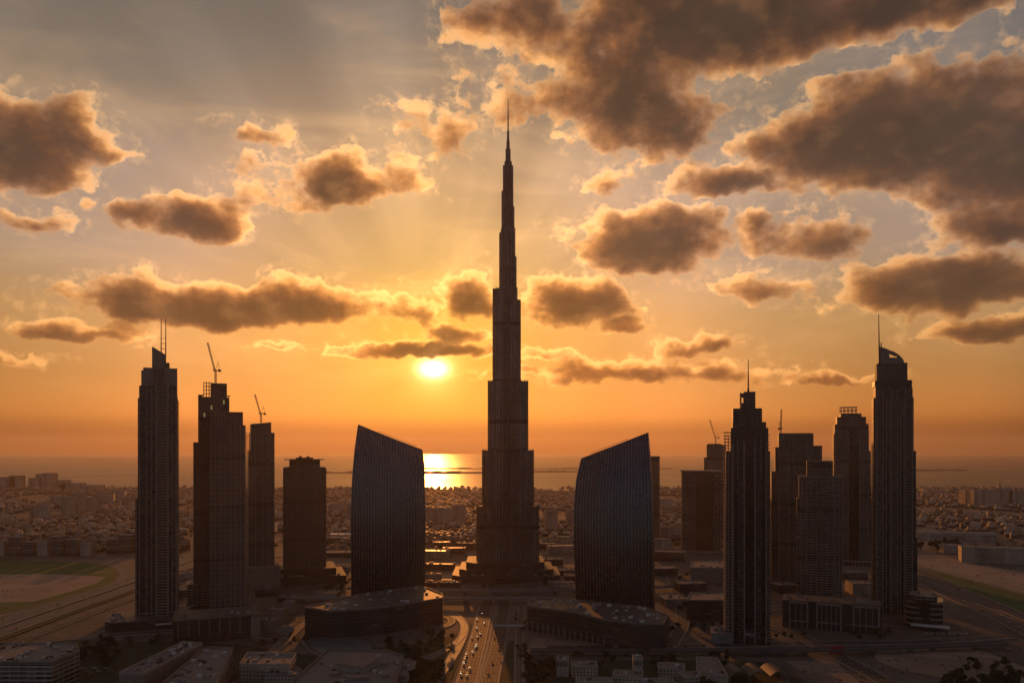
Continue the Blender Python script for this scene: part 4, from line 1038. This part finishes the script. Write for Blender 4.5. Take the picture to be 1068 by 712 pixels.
# apartment rows and halls of the middle distance
for i, px in enumerate(list(range(-46, 92, 15)) + [116, 130, 146]):
    X, D = P(px, 580 if px < 95 else 577); block('apartment_block', 'tan apartment block in the row behind the oval field' if px < 95 else 'tan apartment block just left of and behind the twin mast tower', rect(rnd.uniform(20, 30), 22), rnd.uniform(22, 42), (X, D + 12), wall=('fH', 'fE', 'fC')[i % 3], rz=rnd.uniform(-.12, .12), cat='apartment block', group='apartment row behind the oval field' if px < 95 else 'apartments behind the twin mast tower', units=4, seed=i + 90, roof='roof', ledges=2)
X, D = P(1052, 588); block('arcaded_building', 'long pale building with tall arched bays at the right edge beyond the sand', rect(150, 40), 30, (X, D + 20), wall='fH', rz=-.35, units=10, seed=71, roof='roof', ledges=1)
X, D = P(1000, 577); block('plain_hall', 'low pale hall with flat roof beyond the sand at right', rect(60, 36), 17, (X, D + 18), wall='beige', rz=-.1, units=5, seed=72)
X, D = P(998, 563); r = empty('long_roof_warehouse', 'long warehouse with pale curved roof right of the sail topped tower', 'warehouse', (X, D, 0), -.12)
MB().box(-95, 95, 0, 50, 0, 12).build('wall', M['fH'], r); q = MB()
for j in range(8):
    t0, t1 = j / 8, (j + 1) / 8; z = lambda t: 12.05 + 7 * math.sin(math.pi * t); q.prism([(-98, 54 * t0 - 2), (98, 54 * t0 - 2), (98, 54 * t1 - 2), (-98, 54 * t1 - 2)], 12.02, [z(t0), z(t0), z(t1), z(t1)])
q.build('curved_roof', M['roofgloss'], r)
X, D = P(382, 562); block('plain_hall', 'low white roofed hall left of the left curved tower in the hazy district', rect(110, 60), 10, (X - 60, D + 30), wall='beige', units=4, seed=73, roof='white')
far = [(70, 536, 46, 60), (82, 533, 40, 66), (96, 534, 44, 52), (60, 528, 60, 40), (108, 525, 70, 40), (122, 522, 60, 45), (40, 540, 60, 40), (372, 540, 70, 48), (388, 545, 50, 46), (352, 536, 50, 36), (462, 545, 60, 44), (478, 543, 44, 48), (448, 543, 50, 40), (600, 548, 50, 46), (575, 552, 34, 52), (693, 530, 60, 36), (702, 560, 70, 26)]
for i, (px, py, w, h) in enumerate(far):
    X, D = P(px, py); s_ = 'left of the twin mast tower' if px < 140 else 'near the left curved tower' if px < 400 else 'left of the spire' if px < 500 else 'right of the spire'
    block('hazy_apartment_block', 'hazy mid rise block rising from the low district ' + s_, rect(w, 26), h, (X, D + 13), wall='fH', rz=rnd.uniform(-.3, .3), cat='apartment block', group='mid rise blocks ' + s_, units=2, seed=i + 300, roof='roof', ledges=3)
cz = [(10, 507.5, 100, 66), (18, 507.5, 60, 74), (2, 507.6, 80, 60), (38, 507.6, 60, 60), (44, 507.4, 44, 82), (52, 507.5, 60, 88), (64, 509, 80, 55), (76, 509, 120, 38), (96, 510, 120, 30)]
for i, (px, py, w, h) in enumerate(cz):
    X, D = P(px, py + 1.5); block('coastal_block', 'faint hazy block on the shore at the far left', rect(w, 60), h, (X, D), wall='fH', cat='apartment block', group='coastal blocks at far left', units=0, roof='roof')
for i, (px, py, w, h) in enumerate([(1014, 527, 60, 62), (1027, 528, 90, 66), (1046, 527, 70, 68), (1062, 527, 80, 60), (1080, 527, 80, 56)]):
    X, D = P(px, py); r = block('hazy_complex_block', 'block of the long hazy complex on the right shore' if i != 2 else 'block with a small spike in the long hazy complex on the right shore', rect(w, 50), h, (X, D + 20), wall='fH', cat='apartment block', group='hazy complex on the right shore' if i != 2 else None, units=0, roof='roof', ledges=2)
    if i == 2: MB().bar((0, 0, h), (0, 0, h + 42), 3, .6, n=6).build('spike', M['grey'], r)
for i, (px, py, w, h) in enumerate([(968, 513.5, 70, 22), (980, 513.8, 100, 14), (995, 513.6, 80, 20), (1040, 513.5, 90, 16)]):
    X, D = P(px, py); block('coastal_block', 'flat hazy building on the right shore beyond the low district', rect(w, 50), h, (X, D), wall='fH', cat='building', group='flat buildings on the right shore', units=0)

# ------------------------------------------------------------------ the low district: houses one by one, then the rest as one mass
def house_proto(k_):
    g = random.Random(k_ * 13 + 1); mb = MB(); w, d_, h = g.uniform(15, 24), g.uniform(11, 17), g.uniform(7.5, 12)
    mb.box(-w / 2, w / 2, -d_ / 2, d_ / 2, 0, h)
    if k_ % 2: mb.box(-w / 2 - 5, -w / 2 - .01, -d_ / 2 + 2, d_ / 2 - 1.5, 0, h * .62)
    mb.box(-w * .3, w * .05, -1, d_ / 2 - 1, h + .01, h + 2.7)
    mb.cur = 1; t_ = .35
    for a in ((-w / 2 - t_, w / 2 + t_, -d_ / 2 - t_, -d_ / 2 + .4), (-w / 2 - t_, w / 2 + t_, d_ / 2 - .4, d_ / 2 + t_), (-w / 2 - t_, -w / 2 + .4, -d_ / 2 + .41, d_ / 2 - .41), (w / 2 - .4, w / 2 + t_, -d_ / 2 + .41, d_ / 2 - .41)): mb.box(*a, h - .5, h + 1)
    return mb
HM = [facade('house_wall_%s' % n, (.05, .042, .034), c, 3.3, 3.6, .5, .58, .5, .5) for n, c in (('cream', (.44, .34, .25)), ('tan', (.34, .25, .18)), ('white', (.55, .46, .37)), ('ochre', (.28, .20, .14)))]
protos = []
for k_ in range(8):
    protos.append(house_proto(k_))
blocked = []
def block_at(x, y, r_): blocked.append((x, y, r_))
for o in COL.objects:
    if o.parent is None and o.type == 'EMPTY' and o.get('category'):
        block_at(o.location.x, o.location.y, {'tower': 62, 'glass tower': 90, 'skyscraper': 150, 'apartment block': 34, 'bridge': 0}.get(o['category'], 48))
def on_road(x, y, m_=12):
    for pts, w in ((hw1, 27), (hw2, 27), (hw3, 13), (cr, 34), (hr1, 26), (hr2, 24)):
        for p, q in zip(pts, pts[1:]):
            p, q = Vector(p), Vector(q); v = Vector((x, y)); t = max(0, min(1, (v - p).dot(q - p) / max((q - p).length_squared, 1e-6)))
            if (v - p - (q - p) * t).length < w / 2 + m_: return True
    return False
def free(x, y): return all((x - a) ** 2 + (y - b) ** 2 > c * c for a, b, c in blocked) and not on_road(x, y)
houses = []; y = 1745.0; g = random.Random(5)
while y < 4650:
    x = -y * .70 - 60
    while x < y * .70 + 60:
        px = 534 + x / y * FPX; cl = math.sin(x * .0041 + 1.3) * math.sin(y * .0037 + .4) + .5 * math.sin(x * .011 + y * .006)
        dens = .78 if px < 500 else .72
        if px > 940 and y < 2450: dens *= .35 if y > 2000 else 0
        if g.random() < dens and cl > -.75 and free(x, y): houses.append((x + g.uniform(-5, 5), y + g.uniform(-9, 9), g.randrange(8), g.uniform(.65, 1.15), g.uniform(.7, 1.5) * (1.5 if g.random() < .07 else 1)))
        x += g.uniform(22, 31) * (1 + (y - 1745) / 9000)
    y += 36 * (1 + (y - 1745) / 9000)
houses.sort(key=lambda q: q[1])
vis = [h_ for h_ in houses if abs(h_[0] / h_[1]) < .645]; near, rest = vis[:295], vis[295:]
base = {}
def sector(px): return ('in the low district beyond the apartment row, far left', 'far left') if px < 200 else ('in the low district seen between the left towers', 'left') if px < 366 else ('in the low district seen left of the spire', 'centre left') if px < 500 else ('in the low district seen right of the spire', 'centre') if px < 600 else ('in the low district behind the right hand towers', 'right') if px < 940 else ('in the low district beyond the right sand', 'far right')
TON = ('cream', 'tan', 'white', 'ochre')
for i, (x, y, k_, sc, sh) in enumerate(near):
    tn = (k_ * 3 + i) % 4; key = (k_, tn)
    st, gn = sector(534 + x / y * FPX)
    lb = 'flat roofed %s house %s' % (TON[tn], st); gp = '%s houses of the low district, %s' % (TON[tn], gn)
    if key not in base:
        o = protos[k_].build('flat_roofed_house', [HM[tn], M['roof']]); base[key] = o; tag(o, lb, 'house', gp); o.location = (x, y, 0); o.rotation_euler.z = g.uniform(-.5, .5); o.scale = (sc, sc, sh)
    else: copy_tree(base[key], (), (x, y, 0), g.uniform(-.5, .5), (sc, sc, sh), lb, gp)
mb = MB()
for (x, y, k_, sc, sh) in rest:
    pm = protos[k_]; a = g.uniform(-.5, .5); ca, sa = math.cos(a) * sc, math.sin(a) * sc; b0 = len(mb.v); tn = g.randrange(4)
    nb = 8 * (3 if k_ % 2 else 2)
    mb.v += [(x + u * ca - v * sa, y + u * sa + v * ca, w * sh) for u, v, w in pm.v[:nb]]
    for f in pm.f[:nb // 8 * 6]: mb.f.append(tuple(b0 + i for i in f)); mb.mi.append(tn)
tag(mb.build('distant_district', HM), kind='stuff')

# ------------------------------------------------------------------ trees
def crown_mesh(mb, R_, H_, z0, n, g, leaf=.8, lobes=7):
    cs = [(g.uniform(-.55, .55) * R_, g.uniform(-.55, .55) * R_, z0 + H_ * g.uniform(.2, .85), R_ * g.uniform(.35, .6)) for _ in range(lobes)]
    for _ in range(n):
        cx, cy, cz, cr_ = g.choice(cs)
        v = Vector((g.gauss(0, 1), g.gauss(0, 1), g.gauss(0, 1))).normalized() * cr_ * g.uniform(.55, 1.08); v.z *= .75
        c = Vector((cx, cy, cz)) + v; a = Vector((g.gauss(0, 1), g.gauss(0, 1), g.gauss(0, 1))).normalized(); b = a.orthogonal().normalized(); s = leaf * g.uniform(.5, 1.2); d_ = a.cross(b)
        mb.cur = g.randrange(2); mb.poly([c + b * s, c + d_ * s * .8, c - b * s, c - d_ * s * .7])
tp = []
for k_ in range(5):
    g2 = random.Random(k_ + 50); H_ = g2.uniform(6.5, 10); R_ = g2.uniform(3.2, 5)
    r = empty('broadleaf_tree', 'x', 'tree')
    tk = MB(); tk.bar((0, 0, 0), (.2, .1, H_ * .5), .34, .2, n=6)
    for a in range(4): q = a * 1.6 + k_; tk.bar((.15, .08, H_ * (.3 + .05 * a)), (math.cos(q) * R_ * .6, math.sin(q) * R_ * .6, H_ * (.62 + .06 * a)), .15, .05, n=4)
    t_ = tk.build('trunk', M['bark'], r); c = MB(); crown_mesh(c, R_, H_ * .75, H_ * .3, 760, g2, .62); tp.append((r, [t_, c.build('crown', [M['leaf'], M['leafd']], r)]))
used = set()
def plant(px, py, k_, label, group, sc=1.0):
    X, D = P(px, py); r, kids = tp[k_]; k2 = rnd.uniform(.8, 1.25) * sc
    if k_ not in used: used.add(k_); r.location = (X, D, 0); r.scale = (k2,) * 3; r['label'] = label; r['group'] = group; r.rotation_euler.z = rnd.uniform(0, 6)
    else: copy_tree(r, kids, (X, D, 0), rnd.uniform(0, 6), k2, label, group)
def grove(n, x0, x1, y0, y1, label, group, sc=1.0):
    for i in range(n): plant(rnd.uniform(x0, x1), rnd.uniform(y0, y1), rnd.randrange(5), label, group, sc)
grove(34, 402, 462, 694, 722, 'dark leafy tree in the grove left of the boulevard at the bottom edge', 'grove left of the boulevard', 1.3)
grove(16, 546, 574, 696, 722, 'dark round tree in the clump right of the boulevard at the bottom edge', 'clump right of the boulevard', 1.35)
grove(22, 985, 1062, 712, 728, 'dark tree in the clump at the bottom right corner', 'clump at the bottom right corner', 1.5)
grove(7, 728, 752, 708, 722, 'dark tree in front of the pale hall with a beam', 'trees before the pale hall', 1.2)
grove(16, 86, 124, 676, 700, 'dark tree between the bottom left office and the tan wings', 'trees right of the bottom left office', 1.2)
grove(14, 392, 440, 672, 686, 'tree on the dark lawn before the wedge podium', 'trees on the lawn before the wedge podium')
grove(12, 440, 474, 664, 682, 'tree by the ring road near the boulevard', 'trees by the ring road')
grove(14, 960, 1000, 569, 580, 'dark tree in the thicket at the edge of the right sand lot', 'thicket at the right sand lot', 2.0)
grove(18, 600, 760, 684, 700, 'dark tree between the front beige villas', 'trees between the front villas')
grove(12, 490, 590, 606, 615, 'small tree before the podium of the spire', 'trees before the spire', .9)
grove(14, 800, 930, 661, 668, 'small tree along the street before the framed bay building', 'street trees before the framed bays', .8)
grove(10, 270, 330, 664, 676, 'small tree along the side road left of the wedge podium', 'side road trees', .8)
grove(12, 100, 250, 668, 674, 'small tree in front of the columned podium', 'trees before the columned podium', .8)
grove(10, 535, 548, 640, 690, 'small tree on the right verge of the boulevard', 'right verge trees', .7)
grove(24, 690, 760, 600, 660, 'small tree among the roads right of the right curved tower', 'trees right of the right curved tower', .9)
grove(14, 185, 205, 612, 650, 'small tree between the two leftmost towers', 'trees between the leftmost towers', .9)
grove(12, 340, 366, 604, 622, 'small tree behind the wedge podium', 'trees behind the wedge podium')
grove(9, 1000, 1060, 694, 704, 'tree at the edge of the lower right sand lot', 'trees at the lower right sand lot', 1.0)
mb = MB(); g = random.Random(9)
for i in range(3600):
    y = 1750 + 2950 * g.random() ** 1.15; x = y * g.uniform(-.68, .68)
    if math.sin(x * .006 + 2) * math.sin(y * .005) + g.uniform(-.6, .6) < -.1 or not free(x, y): continue
    if 534 + x / y * FPX > 940 and y < 2250 and g.random() < .5: continue
    s = g.uniform(3, 7.5); n = 7
    for q in range(n):
        c = Vector((x + g.gauss(0, s * .5), y + g.gauss(0, s * .5), s * g.uniform(.4, 1.25))); a = Vector((g.gauss(0, 1), g.gauss(0, 1), g.gauss(0, .6))).normalized(); b = a.orthogonal().normalized(); d_ = a.cross(b); w = s * .55
        mb.cur = q % 2; mb.poly([c + b * w, c + d_ * w, c - b * w, c - d_ * w])
tag(mb.build('distant_trees', [M['leaf'], M['leafd']]), kind='stuff')

# ------------------------------------------------------------------ cars
m_, N, b = pbr('headlamp'); b.inputs['Emission Color'].default_value = (1, .9, .7, 1); b.inputs['Emission Strength'].default_value = 10; M['lamp'] = m_
m_, N, b = pbr('tail_lamp'); b.inputs['Emission Color'].default_value = (1, .05, .02, 1); b.inputs['Emission Strength'].default_value = 2.5; M['tail'] = m_
PC = {n: mat('car_paint_' + n, c, .28, 0.0, .1, spec=.6) for n, c in (('white', (.6, .58, .55)), ('silver', (.3, .3, .3)), ('black', (.02, .02, .022)), ('red', (.28, .03, .025)))}
def car_proto(col, lights):
    mb = MB(); L, W = 4.7, 1.85
    sec = [(-L / 2, .45, .75), (-L / 2 + .3, .3, .92), (-.9, .28, .98), (1.2, .28, 1.0), (L / 2 - .15, .3, .95), (L / 2, .45, .8)]
    for (xa, b0, t0), (xb, b1, t1) in zip(sec, sec[1:]): mb.prism([(xa, -W / 2), (xb, -W / 2), (xb, W / 2), (xa, W / 2)], [b0, b1, b1, b0], [t0, t1, t1, t0])
    mb.cur = 1; cb = [(-1.25, .97, .8), (-.55, 1.48, .66), (1.0, 1.5, .66), (1.75, .98, .78)]
    for (xa, za, wa_), (xb, zb, wb_) in zip(cb, cb[1:]): mb.prism([(xa, -wa_), (xb, -wb_), (xb, wb_), (xa, wa_)], .95, [za, zb, zb, za])
    mb.cur = 0; mb.box(-.5, .95, -.6, .6, 1.49, 1.53); mb.cur = 2
    for x_ in (-1.45, 1.4):
        for y_ in (-.93, .72): mb.bar((x_, y_, .33), (x_, y_ + .2, .33), .33, n=10)
    if lights:
        mb.cur = 3
        for y_ in (-.68, .5): mb.box(-L / 2 - .06, -L / 2 + .1, y_, y_ + .24, .58, .76)
    elif lights is False:
        mb.cur = 3
        for y_ in (-.75, .5): mb.box(L / 2 - .1, L / 2 + .06, y_, y_ + .25, .62, .76)
    return mb.build('car', [PC[col], M['glass'], M['black'], M['lamp' if lights else 'tail']])
cars = {}
def put_car(x, y, ang, col, lights, label, group):
    k_ = (col, lights)
    if k_ not in cars:
        o = car_proto(*k_); cars[k_] = o; tag(o, label, 'car', group); o.location = (x, y, .1 + LAY[0]); o.rotation_euler.z = ang
    else: copy_tree(cars[k_], (), (x, y, .1 + LAY[0]), ang, 1, label, group)
def along(pts, y, d):
    for p, q in zip(pts, pts[1:]):
        if p[1] <= y <= q[1]:
            t = (y - p[1]) / (q[1] - p[1]); a = math.atan2(q[1] - p[1], q[0] - p[0]); return p[0] + (q[0] - p[0]) * t + d, y, a
for px, py in ((481, 703), (487, 704), (481, 692), (485, 687), (486, 683), (493, 680), (496, 675), (497, 673), (492, 665), (498, 664), (501, 661), (497, 655), (497, 646), (505, 650), (490, 697), (503, 640)):
    X, D = P(px, py); x, y, a = along(bl, D, 0); x = max(x - 8, min(x + 8, X)); c = rnd.choice(('white', 'black', 'silver', 'black'))
    put_car(x, y, a, c, True, '%s car with lamps on, oncoming on the sunlit left carriageway' % c, '%s cars on the left carriageway' % c)
for px, py in ((513, 690), (522, 688), (509, 701), (520, 676), (528, 651), (524, 660), (515, 664)):
    X, D = P(px, py); x, y, a = along(br_, D, 0); x = max(x - 7, min(x + 7, X)); c = rnd.choice(('red', 'black', 'silver'))
    put_car(x, y, a + math.pi, c, False, '%s car driving away on the right carriageway' % c, '%s cars on the right carriageway' % c)
for i in range(26):
    pts = (hw1, hw2, hw3)[i % 3]; y0 = 930 + i * 19 + rnd.uniform(-8, 8); x, y, a = along(pts, y0, rnd.choice((-8, -4, 0, 4, 8)) * (.5 if i % 3 == 2 else 1)); c = rnd.choice(('white', 'white', 'silver', 'black'))
    put_car(x, y, a + (math.pi if i % 3 else 0), c, False, '%s car on the wide highway left of the twin mast tower' % c, '%s cars on the left highway' % c)
for i in range(24):
    pts = (hr1, hr2)[i % 2]; y0 = 930 + i * 18 + rnd.uniform(-8, 8); x, y, a = along(pts, y0, rnd.choice((-8, -4, 0, 4, 8))); c = rnd.choice(('white', 'white', 'silver', 'black'))
    put_car(x, y, a + (math.pi if i % 2 else 0), c, False, '%s car on the highway at the right edge' % c, '%s cars on the right highway' % c)
for i in range(15):
    X, D = P(966 + i * 3.0, 661.5 + (i % 2) * 1.2); c = ('white', 'silver', 'white', 'black')[i % 4]
    put_car(X, D, 1.57, c, None, '%s car parked in the row below the banded round building' % c, '%s cars parked by the round building' % c)
for i in range(10):
    X, D = P(640 + i * 11 + rnd.uniform(-3, 3), 677.5); c = ('white', 'black', 'silver')[i % 3]
    put_car(X, 906 + (i % 3) * 5, .05, c, False, '%s car on the cross street below the curved podium' % c, '%s cars on the cross street' % c)
for i in range(8):
    X, D = P(87 + i * 4, 698 + (i % 3) * 3); c = ('white', 'silver', 'black')[i % 3]
    put_car(X, D, .3, c, None, '%s car parked right of the bottom left office' % c, '%s cars parked by the bottom left office' % c)

# ------------------------------------------------------------------ street lamps, shrubs on the lots
def lamp_proto():
    r = empty('street_lamp', 'x', 'street lamp'); MB().bar((0, 0, 0), (0, 0, 11), .16, .1, n=6).build('pole', M['dsteel'], r)
    MB().bar((0, 0, 10.9), (1.8, 0, 11.4), .08, n=4).bar((0, 0, 10.9), (-1.8, 0, 11.4), .08, n=4).build('arm', M['dsteel'], r)
    for s_ in (-1, 1): MB().box(s_ * 1.8 - .45, s_ * 1.8 + .45, -.18, .18, 11.3, 11.48).build('lamp_head', M['white'], r)
    return r
lp_ = lamp_proto(); first = True
for pts, d, ys, lb, gp in ((mid, 0, range(780, 1160, 32), 'slim double armed street lamp on the median of the boulevard', 'lamps on the boulevard median'),
                       (hw1, 18.5, range(930, 1500, 40), 'slim double armed street lamp along the wide left highway', 'lamps along the left highway'),
                       (hr1, 18, range(930, 1500, 40), 'slim double armed street lamp along the right edge highway', 'lamps along the right highway')):
    for y0 in ys:
        p = along(pts, y0, d)
        if first: first = False; lp_.location = (p[0], p[1], .2); lp_['label'] = lb; lp_['group'] = gp
        else: copy_tree(lp_, list(lp_.children), (p[0], p[1], .2), 0, 1, lb, gp)
mb = MB(); g = random.Random(31)
for (x0, x1, y0, y1, n) in ((905, 1066, 676, 702, 90), (965, 1066, 582, 612, 120), (556, 660, 665, 682, 50), (822, 900, 690, 715, 40), (0, 120, 586, 640, 60), (90, 250, 668, 690, 90), (690, 760, 600, 665, 120), (440, 620, 600, 620, 90), (255, 330, 640, 690, 90)):
    for _ in range(n):
        x, y = P(g.uniform(x0, x1), g.uniform(y0, y1)); s_ = g.uniform(.5, 1.6)
        for q in range(9):
            c = Vector((x + g.gauss(0, s_ * .5), y + g.gauss(0, s_ * .5), s_ * g.uniform(.2, .9))); a = Vector((g.gauss(0, 1), g.gauss(0, 1), g.gauss(0, .7))).normalized(); b = a.orthogonal().normalized(); d_ = a.cross(b); w = s_ * .4
            mb.cur = q % 2; mb.poly([c + b * w, c + d_ * w, c - b * w, c - d_ * w])
tag(mb.build('scrub', [M['leaf'], M['leafd']]), kind='stuff')
